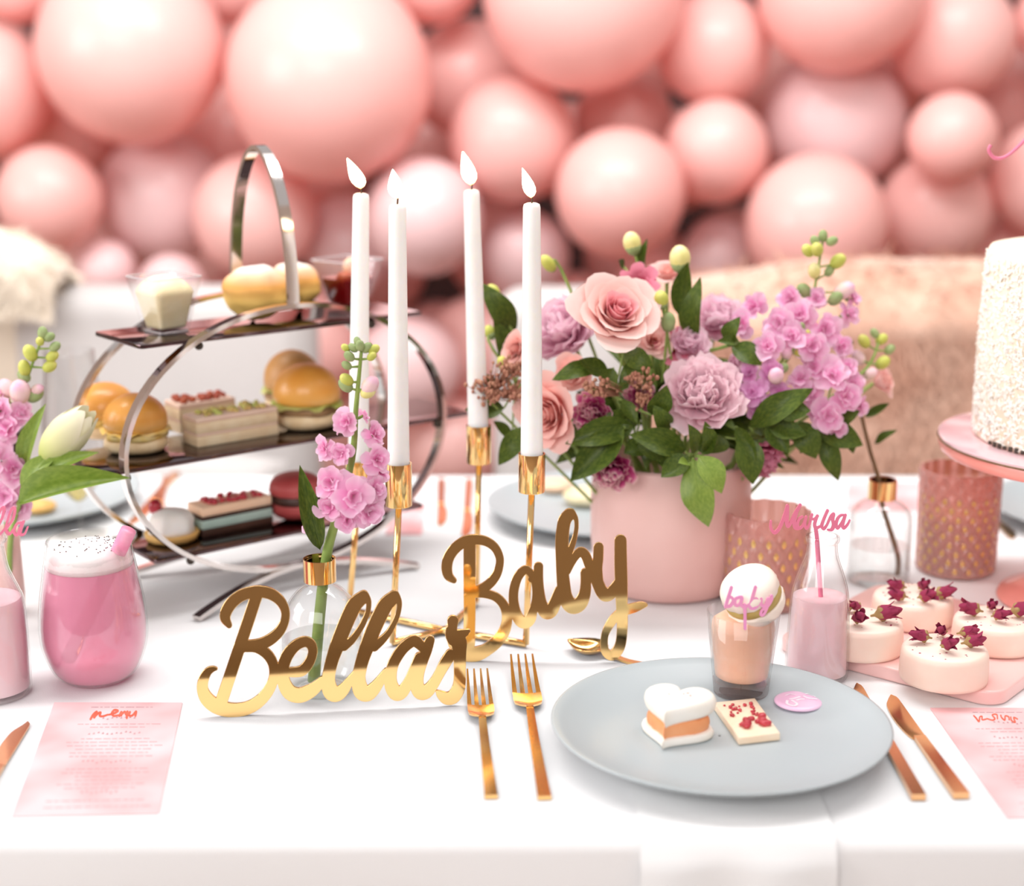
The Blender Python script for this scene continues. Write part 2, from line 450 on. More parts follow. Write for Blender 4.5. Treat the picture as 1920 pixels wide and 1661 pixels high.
# the table and its cloth
TX, TY0, TY1 = 1.15, 1.012, 1.955
t = thing('banquet_table', (0, (TY0 + TY1) / 2, 0), 'rectangular banquet table hidden under the white cloth', 'table')
b = MB(); b.box((0, 0, T - .024), (2 * TX - .01, TY1 - TY0 - .01, .036), bev=.004); b.build('tabletop', M_['wood'], t, smooth=False)
for sx in (-1, 1):
    for sy in (-1, 1):
        b = MB(); b.box((sx * (TX - .08), sy * .38, (T - .042) / 2), (.05, .05, T - .042)); b.build('leg', M_['wood'], t, smooth=False)
def tablecloth():
    b = MB(); nx = 150
    prof = []
    drop = .62
    for k in range(9): prof.append((TY1 + .012, T - drop * (1 - k / 8)))
    for k in range(1, 5): a = math.pi / 2 * k / 5; prof.append((TY1 + .012 * math.cos(a), T - .012 + .012 * math.sin(a)))
    for k in range(26): prof.append((lerp(TY1, TY0, k / 25), T))
    for k in range(1, 6): a = math.pi / 2 * k / 6; prof.append((TY0 - .016 * math.sin(a), T - .016 + .016 * math.cos(a)))
    for k in range(1, 15): prof.append((TY0 - .016, T - .016 - drop * k / 14))
    vs = []; m = len(prof)
    for i in range(nx + 1):
        x = lerp(-TX - .014, TX + .014, i / nx)
        for (y, z) in prof:
            d = max(0, T - .02 - z)
            fold = (math.sin(x * 9.2) * .5 + math.sin(x * 17 + 1) * .3 + .6) * .035 * min(1, d / .35)
            s_ = 1 if y > 1.5 else -1
            wob = noise.noise(V((x * 3, y * 3, 0))) * .0004 if d == 0 else 0
            vs.append((x, y + s_ * fold, z + wob))
    fs = [(i * m + k, (i + 1) * m + k, (i + 1) * m + k + 1, i * m + k + 1) for i in range(nx) for k in range(m - 1)]
    b.add(vs, fs)
    for sx in (-1, 1):                       # side falls
        vs = []; ny = 30
        for i in range(ny + 1):
            y = lerp(TY0 - .016, TY1 + .012, i / ny)
            for k in range(9): vs.append((sx * (TX + .014 + .02 * math.sin(y * 20) ** 2 * k / 8), y, T - drop * k / 8))
        fs = [(i * 9 + k, i * 9 + k + 1, (i + 1) * 9 + k + 1, (i + 1) * 9 + k) for i in range(ny) for k in range(8)]
        b.add(vs, fs)
    o = b.build('tablecloth', M_['cloth'])
    tag(o, 'white linen cloth covering the whole table', 'tablecloth')
tablecloth()

# white seats on the far side of the table
def cushion_mesh(wd, ht, dp, n=14):
    b = MB(); vs = []; fs = []
    for sgn in (1, -1):
        o = len(vs)
        for j in range(n + 1):
            for i in range(n + 1):
                u = 2 * i / n - 1; v = 2 * j / n - 1
                k = (max(0, 1 - u * u) * max(0, 1 - v * v)) ** .38
                pin = 1 - .07 * (1 - v * v) * u * u; pv = 1 - .07 * (1 - u * u) * v * v
                vs.append((u * wd / 2 * pin, sgn * dp / 2 * k, v * ht / 2 * pv))
        for j in range(n):
            for i in range(n):
                q = (o + j * (n + 1) + i, o + j * (n + 1) + i + 1, o + (j + 1) * (n + 1) + i + 1, o + (j + 1) * (n + 1) + i)
                fs.append(q if sgn < 0 else q[::-1])
    return b.add(vs, fs)
def seat(name, xa, xb, ytop, Y, label):
    a = A(xa, ytop, Y); c = A(xb, ytop, Y)
    cx = (a.x + c.x) / 2; wd = c.x - a.x; zt = a.z
    t = thing(name, (cx, Y, 0), label, 'chair')
    b = MB(); Mx = TR((0, .06, 0)) @ Matrix.Rotation(math.radians(90), 4, 'X')
    b.slab([(p[0], p[1] + (zt + .40) / 2) for p in rrect(wd, zt - .40, .05, 5)], -.06, .06, .045, Mx, rings=5)
    b.build('backrest', M_['chairwhite'], t, auto=60)
    b = MB(); b.box((0, -.21, .43), (wd - .02, .42, .11), bev=.04); b.build('seat', M_['chairwhite'], t, auto=60)
    for sx in (-1, 1):
        for y in (-.38, .08):
            l = MB(); l.tube([(sx * (wd / 2 - .06), y, .37), (sx * (wd / 2 - .05), y, 0)], [.02, .013], 10); l.build('leg', M_['chairleg'], t)
    return t
seat('dining_chair', 8, 585, 545, 2.46, 'white upholstered chair across the table, behind the tiered stand')
seat('settee', 925, 2300, 548, 2.46, 'wide white seat behind the bouquet, under the blush fur throw')
for k, (px, py, wd, rot, lab) in enumerate(((345, 790, .25, .25, 'white cushion on the chair, seen through the steel hoops'),
                                            (95, 800, .20, -.3, 'white cushion at the left end, behind the wine glass'))):
    p = A(px, py, 2.28)
    o = cushion_mesh(wd, wd * .95, .11).build('cushion', M_['chairwhite'])
    o.matrix_world = TR((p.x, 2.25, .4855 + wd * .5)) @ Matrix.Rotation(rot, 4, 'Y') @ Matrix.Rotation(math.radians(-14), 4, 'X')
    tag(o, lab, 'cushion')

def fur_throw(name, pts, mat, label, seed, nfur, ln):
    """pts: list of (x, [(y, z) over the seat back, front to back])"""
    b = MB(); m = len(pts[0][1]); n = len(pts)
    top = []
    for x, pr in pts:
        for k, (y, z) in enumerate(pr):
            d = noise.noise(V((x * 6, y * 8, z * 8 + seed))) * .018 + noise.noise(V((x * 17, y * 17, z * 19 + seed))) * .007
            top.append(V((x + d * .4, y - d, z + d * .6)))
    fs = [(i * m + k, (i + 1) * m + k, (i + 1) * m + k + 1, i * m + k + 1) for i in range(n - 1) for k in range(m - 1)]
    b.add(top, fs)
    under = [p - V((0, -.016 if k % m < m / 2 else .016, .012)) for k, p in enumerate(top)]
    o0 = len(b.v); b.add(under, [tuple(reversed(q)) for q in fs])
    o = b.build(name, mat)
    tag(o, label, 'throw')
    rr = random.Random(seed); fb = MB()
    for _ in range(nfur):
        i = rr.randrange(n - 1); k = rr.randrange(m - 1); u, v = rr.random(), rr.random()
        p = (top[i * m + k].lerp(top[(i + 1) * m + k], u)).lerp(top[i * m + k + 1].lerp(top[(i + 1) * m + k + 1], u), v)
        e1 = top[(i + 1) * m + k] - top[i * m + k]; e2 = top[i * m + k + 1] - top[i * m + k]
        nn = e1.cross(e2).normalized()
        if nn.y > 0 and k < m / 2: nn = -nn
        sd = e1.normalized() * .0022
        tip = p + (nn * .5 + V((rr.uniform(-.6, .6), -.1, -.75 + rr.uniform(-.4, .4)))).normalized() * ln * rr.uniform(.6, 1.2)
        fb.add([p - sd, p + sd, tip], [(0, 1, 2)])
    q = fb.build('fur_pile', mat, o, smooth=False); q['kind'] = 'stuff'
    return o
pts = []
zt0 = A(1500, 548, 2.46).z
for i in range(46):
    x = lerp(A(1215, 500, 2.44).x, A(2160, 500, 2.44).x, i / 45)
    px = lerp(1215, 2160, i / 45)
    rise = .004 + .032 * min(1, max(0, (px - 1230) / 300))
    pr = []
    for k in range(14): pr.append((2.365 - .01 * (13 - k) / 13, lerp(.50, zt0 + rise - .045, k / 13)))
    for k in range(1, 6):
        a = math.pi * k / 6; pr.append((2.46 - .095 * math.cos(a), zt0 + rise - .045 + .06 * math.sin(a)))
    for k in range(5): pr.append((2.558, lerp(zt0 + rise - .045, .62, k / 4)))
    pts.append((x, pr))
fur_throw('fur_throw', pts, M_['fur'], 'blush pink fur throw draped over the seat behind the flowers and cake', 3, 16000, .035)
pts = []
zt1 = A(60, 432, 2.46).z
for i in range(16):
    x = lerp(A(-170, 500, 2.46).x, A(118, 500, 2.46).x, i / 15)
    hump = math.sin(math.pi * min(1, (i + 2) / 17)) ** .5
    z1 = lerp(A(60, 520, 2.46).z, zt1, hump)
    pr = [(2.375, lerp(A(60, 560, 2.4).z - .01, z1 - .04, k / 7)) for k in range(8)]
    for k in range(1, 6):
        a = math.pi * k / 6; pr.append((2.46 - .085 * math.cos(a), z1 - .04 + .045 * math.sin(a)))
    for k in range(4): pr.append((2.555, lerp(z1 - .04, .70, k / 3)))
    pts.append((x, pr))
fur_throw('fur_throw', pts, M_['cream_fur'], 'cream fluffy throw hanging over the left end of the white chair', 9, 5000, .028)

# ------------------------------------------------------------------ balloon wall
def balloon_meshes():
    b = MB(); prof = []
    n = 26
    for k in range(n + 1):
        a = -math.pi / 2 + math.pi * k / n
        z = math.sin(a); r = math.cos(a)
        if z < 0: z = z * (1.0 + .14 * (-z) ** 3); r = r * (1 - .05 * (-z))
        prof.append((max(r, .03 if k == 0 else .0005), z))
    b.lathe(prof, 44)
    kn = MB(); kn.lathe([(.012, .03), (.03, 0), (.02, -.02), (.035, -.045), (.055, -.075), (.05, -.08)], 12, TR((0, 0, -1.14)))
    return b.mesh('balloon', M_['balloon']), b.mesh('balloon', M_['balloon_lilac']), kn.mesh('knot', M_['balloon'])
BALL, BALL2, KNOT = balloon_meshes()
PLACED = []
def balloon(px, py, r, Y, label, lilac=False, stretch=1.0, up=None, group=None, ymax=4.45, slack=.985):
    while Y < ymax:                                  # further back until it only touches its neighbours
        p = A(px, py, Y); rm = r * SC(p)
        if all((p - q).length > slack * (rm + rq) for q, rq in PLACED): break
        Y += .02
    PLACED.append((p, rm))
    ax = V(up) if up else V((R.uniform(-.35, .35), -.75, R.uniform(.1, .55)))     # away from the neck
    o = link('balloon', BALL2 if lilac else BALL)
    o.matrix_world = TR(p) @ frame(ax) @ SCM((rm, rm, rm * stretch))
    tag(o, label, 'balloon', group or 'balloons of the pink backdrop')
    link('knot', KNOT, o)
    return o
Y1, Y2 = 3.2, 3.42
BL = [  # px, py, radius, distance, label, lilac, stretch
 (245, 95, 176, 3.16, 'huge pale balloon at top left, left of the largest one', 0, 1),
 (618, 148, 195, 3.12, 'largest balloon, above the leftmost candle flame', 0, 1),
 (1095, -18, 190, 3.14, 'huge balloon cut by the top edge, above the rose bouquet', 0, 1),
 (1578, -22, 158, 3.16, 'big balloon cut by the top edge, upper right of the bouquet', 0, 1),
 (-35, 172, 127, 3.2, 'balloon cut by the left edge, beside the huge left one', 0, 1),
 (30, -38, 82, 3.3, 'balloon peeking in at the top left corner', 0, 1),
 (93, 372, 99, 3.14, 'pale balloon above the cream throw at far left', 0, 1),
 (305, 375, 122, 3.26, 'rounded balloon behind and left of the stand handle', 1, 1.05),
 (478, 405, 116, 3.13, 'pale balloon framed by the arched stand handle', 0, 1),
 (795, 408, 110, 3.14, 'balloon behind the second candle from the left', 1, 1.12),
 (960, 262, 119, 3.2, 'balloon above the right-hand candle flame', 0, 1),
 (1163, 362, 122, 3.08, 'pale balloon just above the rose and yellow buds', 0, 1.06),
 (1337, 92, 106, 3.2, 'balloon wedged between the two big top balloons on the right', 0, 1.05),
 (1342, 285, 98, 3.1, 'pale balloon above the middle of the bouquet', 0, 1.1),
 (1563, 225, 136, 3.3, 'whitish balloon set back under the big upper right balloon', 1, 1),
 (1530, 420, 133, 3.08, 'very pale balloon behind the tall budded flower spike', 0, 1),
 (1754, 398, 107, 3.12, 'pale balloon just left of the cake top', 0, 1),
 (1786, 258, 84, 3.1, 'small round balloon above the cake', 0, 1),
 (1788, 72, 116, 3.2, 'balloon high at upper right, left of the edge', 0, 1.05),
 (1346, 478, 68, 3.3, 'small lilac balloon low behind the bouquet', 1, 1),
 (1970, 335, 112, 3.16, 'balloon cut by the right edge beside the topper curl', 0, 1),
 (1992, 40, 90, 3.2, 'balloon cut by the right edge near the top', 0, 1),
 (985, 480, 84, 3.3, 'lilac white balloon behind the rightmost candle', 1, 1.1),
 (200, 505, 55, 3.2, 'small balloon low beside the cream throw', 1, 1),
 (322, 540, 64, 3.15, 'small balloon low behind the cup of cream', 1, 1),
 (655, 458, 92, 3.3, 'pinkish balloon between handle and leftmost candle', 1, 1),
 (880, 150, 112, 3.45, 'shaded balloon deep between the two biggest ones', 0, 1),
 (1170, 225, 92, 3.42, 'shaded balloon deep under the huge top middle one', 0, 1),
 (812, -42, 88, 3.3, 'balloon at the top edge between the two biggest', 0, 1),
 (425, -30, 75, 3.4, 'shaded balloon at the top edge between the left giants', 0, 1),
 (140, 232, 92, 3.42, 'dark pink balloon deep in the gap at upper left', 0, 1),
 (425, 265, 105, 3.45, 'shaded balloon deep below the two left giants', 0, 1),
 (765, 690, 100, 3.2, 'low balloon behind the stand, right of the hoops', 1, 1),
 (905, 655, 105, 3.25, 'low balloon between the two middle candles', 0, 1),
 (590, 640, 110, 3.3, 'low balloon behind the sliders at the hoops', 0, 1),
 (845, 840, 95, 3.25, 'lowest balloon showing above the far table edge', 0, 1),
 (1445, 300, 70, 3.5, 'dark pink balloon deep in the right middle gap', 0, 1),
 (1668, 500, 80, 3.4, 'shaded balloon low between the pale right ones', 0, 1),
 (1440, 545, 80, 3.42, 'shaded balloon low behind the tall spike', 0, 1),
 (1895, 190, 88, 3.5, 'dark pink balloon deep at the right edge', 0, 1),
 (1890, 500, 85, 3.3, 'balloon low behind the cake', 0, 1),
 (1230, 560, 90, 3.35, 'low balloon hidden behind the bouquet', 0, 1),
 (1075, 600, 90, 3.35, 'low balloon behind the pale peony', 0, 1),
 (1660, 150, 80, 3.5, 'shaded balloon deep right of the big top one', 0, 1),
 (560, 400, 80, 3.5, 'shaded balloon deep right of the handle', 0, 1),
 (700, 760, 90, 3.4, 'shaded low balloon behind the second candle', 0, 1),
 (90, 620, 110, 3.3, 'low balloon behind the left chair', 0, 1),
 (450, 620, 110, 3.35, 'low balloon behind the chair top', 0, 1),
 (980, 780, 110, 3.35, 'shaded low balloon behind the third candle', 0, 1),
]
for px, py, r, Y, lab, li, st in sorted(BL, key=lambda q: q[3]): balloon(px, py, r, Y, lab, bool(li), st)
# more of the wall beyond the picture's edges
BC = {}
ORD = ['first', 'second', 'third', 'fourth', 'fifth', 'sixth', 'seventh', 'eighth', 'ninth', 'tenth']
for px, py, r in ((-250, 60, 150), (-230, 330, 130), (-330, 520, 120), (-140, -150, 120), (330, -210, 130), (820, -230, 140), (1330, -200, 120),
                  (1800, -180, 130), (2150, 160, 130), (2180, 380, 110), (2120, 560, 120), (2330, 20, 140), (-120, 640, 110), (640, 860, 110), (1150, 860, 120), (1420, 800, 120), (1700, 760, 120)):
    side = 'left of' if px < 0 else 'right of' if px > 1920 else 'above' if py < 0 else 'hidden low in'
    BC[side] = BC.get(side, 0) + 1
    balloon(px, py, r, 3.3, 'pink backdrop balloon %s the picture, %s of those there' % (side, ORD[BC[side] - 1]), group='balloons beyond the picture')
# a second layer deep in the wall
for iy in range(6):
    nth = 0
    for ix in range(10):
        px = -130 + ix * 235 + (115 if iy % 2 else 0) + R.uniform(-30, 30); py = -70 + iy * 185 + R.uniform(-25, 25)
        if 1150 < px and py > 600 or px < 500 and py > 640: continue
        balloon(px, py, R.uniform(84, 104), 3.75, 'shaded balloon deep in the rear layer, %s from left in its %s row down' % (ORD[nth], ORD[iy]), group='rear layer of backdrop balloons', slack=.95)
        nth += 1
# ------------------------------------------------------------------ tiered stand
SYAW, SO = 0.6771, V((-.2178, 1.5328, T))
SL = V((math.cos(SYAW), math.sin(SYAW), 0)); SS = V((-math.sin(SYAW), math.cos(SYAW), 0))
ZT, ZM, ZB, SW = .2630, .1490, .0573, .098
RA, RB, RCZ = .1803, .1305, .1547
st = thing('tiered_stand', SO, 'three-tier steel hoop stand with smoked mirror trays and arched handle', 'cake stand')
def sp(s, u, z): return SL * s + SS * u + V((0, 0, z))
for u in (-.006, SW + .006):
    b = MB(); b.tube([sp(RA * math.cos(a), u, RCZ + RB * math.sin(a)) for a in [2 * math.pi * k / 72 for k in range(72)]], 0, closed=True, flat=(.0022, .0055, SS))
    b.build('hoop', M_['chrome'], st, auto=40)
    b = MB(); sg = -1 if u < 0 else 1
    pth = []
    for k in range(25):
        q = 2 * k / 24 - 1
        z = .0035 + .0205 * max(0, 1 - abs(q) ** 1.7)
        pth.append(sp(q * .128, u + sg * .026 * abs(q) ** 1.5, z))
    b.tube(pth, 0, flat=(.0048, .0024, (0, 0, 1))); b.build('foot', M_['chrome'], st, auto=40)
b = MB(); pth = []
for k in range(37):
    q = k / 36; e = math.sin(math.pi * q)
    pth.append(sp(.004, lerp(-.006, SW + .006, .5 - .5 * math.copysign(abs(math.cos(math.pi * q)) ** 1.12, math.cos(math.pi * q))), RCZ + RB + .002 + .146 * e ** .92))
b.tube(pth, 0, flat=(.0022, .0058, SL)); b.build('handle', M_['chrome'], st, auto=40)
for nm, z, s0, s1 in (('tray', ZT, -.155, .1615), ('tray', ZM, -.2116, .222), ('tray', ZB, -.151, .1606)):
    b = MB(); Mx = frame((0, 0, 1), SL); Mx.translation = sp((s0 + s1) / 2, SW / 2, 0)
    b.slab(rrect(s1 - s0, SW, .004, 2), z - .004, z, .0008, Mx); b.build('tray', M_['smoke'], st, auto=30)
for z in (ZT, ZM, ZB):                                # pegs that carry the trays
    hw = RA * math.sqrt(max(0, 1 - ((z - RCZ) / RB) ** 2))
    for sg in (-1, 1):
        for u in (-.002, SW + .002):
            b = MB(); b.ball(sp(sg * (hw - .004), u, z - .0065), .0042, 10, 6); b.build('peg', M_['wick'], st)

# ------------------------------------------------------------------ food on the stand
M_['bun'] = pm('golden_bun_crust', (.70, .30, .06), .38, var=(.82, .40, .08), vscale=22, coat=.25, ramp=[(0, (.88, .58, .22)), (.35, (.78, .34, .06)), (1, (.70, .25, .035))])
M_['bun_dark'] = pm('browner_bun_crust', (.42, .19, .06), .45, var=(.52, .26, .09), vscale=22, ramp=[(0, (.72, .48, .25)), (.4, (.52, .26, .08)), (1, (.33, .14, .04))])
M_['bread'] = pm('soft_bread', (.80, .58, .33), .8, var=(.88, .70, .46), vscale=60, bump=.3, bscale=300)
M_['sandwich'] = pm('pale_sandwich_bread', (.86, .70, .48), .8, var=(.80, .60, .38), vscale=50, bump=.3, bscale=300)
M_['filling'] = pm('yellow_egg_filling', (.88, .60, .14), .5, var=(.92, .74, .35), vscale=80, bump=.4)
M_['meat'] = pm('brown_patty', (.30, .17, .08), .6, var=(.42, .25, .12), vscale=80, bump=.5)
M_['lettuce'] = pm('green_lettuce', (.42, .50, .10), .45, var=(.62, .64, .25), vscale=40)
M_['ham'] = pm('pink_cream_layer', (.82, .58, .47), .6, var=(.86, .64, .5), vscale=40)
M_['nut'] = pm('chopped_nuts', (.62, .42, .15), .6, var=(.50, .55, .14), vscale=90)
M_['redtop'] = pm('dark_red_topping', (.36, .05, .03), .4, var=(.5, .12, .05), vscale=60)
M_['cream'] = pm('vanilla_cream', (.95, .80, .48), .4, sss=.2, sscale=.006, sssr=(1, .8, .5), var=(.96, .86, .60), vscale=18)
M_['puff'] = pm('baked_puff', (.86, .52, .14), .55, bump=.15, ramp=[(0, (.90, .62, .20)), (.42, (.92, .60, .17)), (.60, (.78, .36, .08)), (.74, (.88, .58, .36)), (.88, (.95, .84, .76)), (1, (.96, .90, .85))])
M_['jelly'] = pm('dark_red_jelly', (.24, .006, .008), .12, coat=.6, var=(.34, .012, .012), vscale=20)
M_['peach'] = pm('peach_cream', (.93, .62, .42), .5, var=(.95, .68, .48), vscale=30)
M_['mint'] = pm('pale_mint_layer', (.42, .56, .50), .5, var=(.48, .62, .56), vscale=40)
M_['choc'] = pm('dark_chocolate', (.05, .022, .016), .4, var=(.07, .03, .02), vscale=40)
M_['tart'] = pm('tart_crust', (.78, .50, .17), .6, var=(.70, .40, .12), vscale=60)
M_['whitecream'] = pm('whipped_cream', (.92, .87, .82), .55, sss=.15, sscale=.005, var=(.94, .91, .88), vscale=30)
M_['redmac'] = pm('red_macaron_shell', (.40, .055, .055), .5, var=(.45, .08, .075), vscale=30)
M_['fruit'] = pm('red_berry', (.45, .02, .04), .25, var=(.55, .04, .06), vscale=60, coat=.4)

def lumpy(amp, fr, seed):
    return lambda d: 1 + amp * noise.noise(d * fr + V((seed, seed * .7, 0)))
def slider(px, py, r_px, h_px, label, hz, dark=False, green=True, seed=0):
    p = G(px, py, hz); k = SC(p); r = r_px * k; h = h_px * k
    t = thing('slider', p, label, 'slider', 'sliders on the middle tray', rz=seed)
    b = MB(); b.lathe([(r * .55, 0), (r * .86, h * .02), (r * .98, h * .10), (r * .97, h * .2), (r * .88, h * .24)], 28, fn=lambda rr, z, a, kk: rr * (1 + .03 * math.sin(3 * a + seed)))
    b.build('bun_base', M_['bread'], t)
    b = MB(); b.lathe([(r * .7, h * .225), (r * .93, h * .24), (r * .95, h * .34), (r * .7, h * .37)], 26, fn=lambda rr, z, a, kk: rr * (1 + .06 * math.sin(5 * a + seed)))
    b.build('filling', M_['meat'] if green else M_['filling'], t)
    b = MB(); n = 40; vs = []; fs = []
    for i in range(n):
        a = 2 * math.pi * i / n; wv = math.sin(7 * a + seed) * .5 + math.sin(11 * a) * .5
        for q, (rr, zz) in enumerate(((r * .4, h * .39), (r * .85, h * (.39 + .02 * wv)), (r * (1.08 + .06 * math.sin(4 * a + seed)), h * (.36 + .055 * wv)))):
            vs.append((rr * math.cos(a), rr * math.sin(a), zz))
    for i in range(n):
        j = (i + 1) % n
        for q in range(2): fs.append((i * 3 + q, i * 3 + q + 1, j * 3 + q + 1, j * 3 + q))
    b.add(vs, fs); b.build('lettuce' if green else 'egg_slice', M_['lettuce'] if green else M_['filling'], t)
    b = MB(); pr = [(r * .75, h * .385), (r * .93, h * .40), (r * 1.0, h * .46), (r * 1.0, h * .54)]
    for q in range(1, 9):
        a = math.pi / 2 * q / 8; pr.append((max(r * math.cos(a), .0004), h * .54 + h * .46 * math.sin(a)))
    b.lathe(pr, 32, fn=lambda rr, z, a, kk: rr * (1 + .02 * math.sin(2 * a + seed)))
    b.build('bun_top', M_['bun_dark'] if dark else M_['bun'], t)
    return t
slider(200, 815, 56, 100, 'golden slider at far left of the middle tray, behind the front one', ZM, green=False, seed=.3)
slider(257, 843, 60, 108, 'golden slider in front at the left end of the middle tray', ZM, green=False, seed=1.4)
slider(550, 772, 54, 118, 'browner slider at the back, right of the sandwich slices', ZM, dark=True, seed=2.2)
slider(577, 797, 64, 118, 'slider with lettuce beside the pink flower tip', ZM, seed=3.0)

def box_slice(px, py, ln, dp, layers, label, hz, cat, rz=SYAW, name='sandwich_slice'):
    p = G(px, py, hz); k = SC(p)
    t = thing(name, p, label, cat, rz=rz)
    z = 0
    for nm, h, mt, sh in layers:
        b = MB(); b.box((0, 0, z + h * k / 2), (ln * k * sh, dp * k * sh, h * k), bev=min(.0012, h * k * .3)); b.build(nm, mt, t, auto=40)
        z += h * k
    return t, k, z
def crumbs(t, n, z, lx, ly, size, mat, name, seed):
    rr = random.Random(seed); b = MB()
    for _ in range(n):
        s_ = size * rr.uniform(.6, 1.3)
        b.ball((rr.uniform(-lx, lx), rr.uniform(-ly, ly), z + s_ * .5 * rr.uniform(.6, 1.6)), (s_, s_ * rr.uniform(.6, 1), s_ * .7), 6, 4, fn=lumpy(.3, 3, rr.random() * 9))
    o = b.build(name, mat, t); o['kind'] = 'stuff'; return o
lay = [('bread_layer', 20, M_['sandwich'], 1), ('cream_layer', 5, M_['ham'], .985), ('bread_layer', 20, M_['sandwich'], 1), ('cream_layer', 9, M_['ham'], .99)]
t, k, z = box_slice(377, 800, 118, 62, lay, 'sandwich slice with dark red topping, at the back of the middle tray', ZM, 'sandwich')
crumbs(t, 40, z, 45 * k, 20 * k, 7 * k, M_['redtop'], 'topping', 1)
t, k, z = box_slice(434, 822, 172, 58, lay, 'long sandwich slice with chopped nuts on top, middle tray front', ZM, 'sandwich')
crumbs(t, 46, z, 66 * k, 18 * k, 6.5 * k, M_['nut'], 'topping', 2)

def choux(px, py, r_px, h_px, label, seed):
    p = G(px, py, ZT); k = SC(p); r = r_px * k; h = h_px * k
    def fn(d):
        return 1 + .10 * noise.noise(d * 1.7 + V((seed, 0, 0))) + .03 * noise.noise(d * 5 + V((0, seed, 0))) - .05 * math.exp(-((d.z + .05) / .12) ** 2)
    b = MB(); b.ball((0, 0, h / 2), (r, r * .92, h / 2), 36, 24, fn=fn)
    m = min(v[2] for v in b.v); b.v = [(x, y, z_ - m) for x, y, z_ in b.v]
    o = b.build('cream_puff', M_['puff']); o.location = p
    return tag(o, label, 'pastry', 'sugar-dusted pastries on the top tray')
choux(482, 598, 63, 100, 'sugar-dusted golden pastry in front on the top tray', .4)
choux(553, 580, 50, 88, 'sugar-dusted pastry behind, under the handle foot', 2.1)

def square_cup(px, py, b_px, t_px, h_px, label, fill, rz, hz=ZT):
    p = G(px, py, hz); k = SC(p); wb, wt, h = b_px * k, t_px * k, h_px * k
    t = thing('dessert_cup', p, label, 'dessert cup', rz=rz)
    b = MB(); n = 24
    def ring(wd, z): return [(x, y, z) for x, y in rrect(wd, wd, wd * .08, 5)]
    R_ = [ring(wb, 0), ring(wb * 1.01, h * .03), ring(wt, h), ring(wt - .0024, h), ring(wb - .003, h * .08)]
    vs = [q for r_ in R_ for q in r_]; m = len(R_[0]); fs = []
    for r_ in range(len(R_) - 1):
        for i in range(m): j = (i + 1) % m; fs.append((r_ * m + i, r_ * m + j, (r_ + 1) * m + j, (r_ + 1) * m + i))
    fs.append(tuple(range(m - 1, -1, -1))); fs.append(tuple((len(R_) - 1) * m + i for i in range(m)))
    b.add(vs, fs); b.build('cup', M_['acrylic'], t, auto=35)
    for wd_, zz in ((wt - .0012, h), (wb - .001, .0012)):
        b = MB(); b.tube([(x, y, zz) for x, y in rrect(wd_, wd_, wd_ * .08, 5)], .0010, 6, closed=True); b.build('rim', M_['acrylic_rim'], t)
    fill(t, wb, wt, h)
    return t
def fill_cream(t, wb, wt, h):
    b = MB()
    vs = []; fs = []; n = 24; lv = 14
    rows = []
    for q in range(lv):
        f_ = q / (lv - 1); z = h * lerp(.09, .72, f_); wd = lerp(wb, wt, z / h) - .005
        rows.append([(x, y, z) for x, y in rrect(wd, wd, wd * .14, 5)])
    m = len(rows[0])
    for f_, up in ((.92, .07), (.78, .15), (.58, .22), (.34, .27), (.04, .29)):
        rows.append([(x * f_, y * f_, h * (.72 + up) + .001 * math.sin(9 * i)) for i, (x, y, z) in enumerate(rows[lv - 1])])
    vs = [q for r_ in rows for q in r_]
    for r_ in range(len(rows) - 1):
        for i in range(m): j = (i + 1) % m; fs.append((r_ * m + i, r_ * m + j, (r_ + 1) * m + j, (r_ + 1) * m + i))
    fs.append(tuple(range(m - 1, -1, -1))); fs.append(tuple((len(rows) - 1) * m + i for i in range(m)))
    b.add(vs, fs); b.build('cream', M_['cream'], t)
def fill_jelly(t, wb, wt, h):
    b = MB(); rows = []
    for q in range(8):
        z = h * lerp(.09, .62, q / 7); wd = lerp(wb, wt, z / h) - .005
        rows.append([(x, y, z) for x, y in rrect(wd, wd, wd * .14, 5)])
    m = len(rows[0]); vs = [q for r_ in rows for q in r_]; fs = []
    for r_ in range(7):
        for i in range(m): j = (i + 1) % m; fs.append((r_ * m + i, r_ * m + j, (r_ + 1) * m + j, (r_ + 1) * m + i))
    fs.append(tuple(range(m - 1, -1, -1))); fs.append(tuple(7 * m + i for i in range(m)))
    b.add(vs, fs); b.build('jelly', M_['jelly'], t, auto=40)
    b = MB(); b.ball((.004, 0, h * .80), (.008, .007, .011), 14, 10, fn=lumpy(.2, 3, 1)); b.build('garnish', M_['peach'], t)
    b = MB(); b.ball((-.008, -.004, h * .66), (.009, .009, .005), 14, 10, fn=lumpy(.25, 3, 5)); b.build('garnish', M_['redtop'], t)
square_cup(312, 621, 62, 106, 104, 'clear square cup heaped with vanilla cream, left end of top tray', fill_cream, SYAW + .1)
square_cup(653, 574, 58, 100, 88, 'clear square cup of dark red jelly behind the leftmost candle', fill_jelly, SYAW + .2)

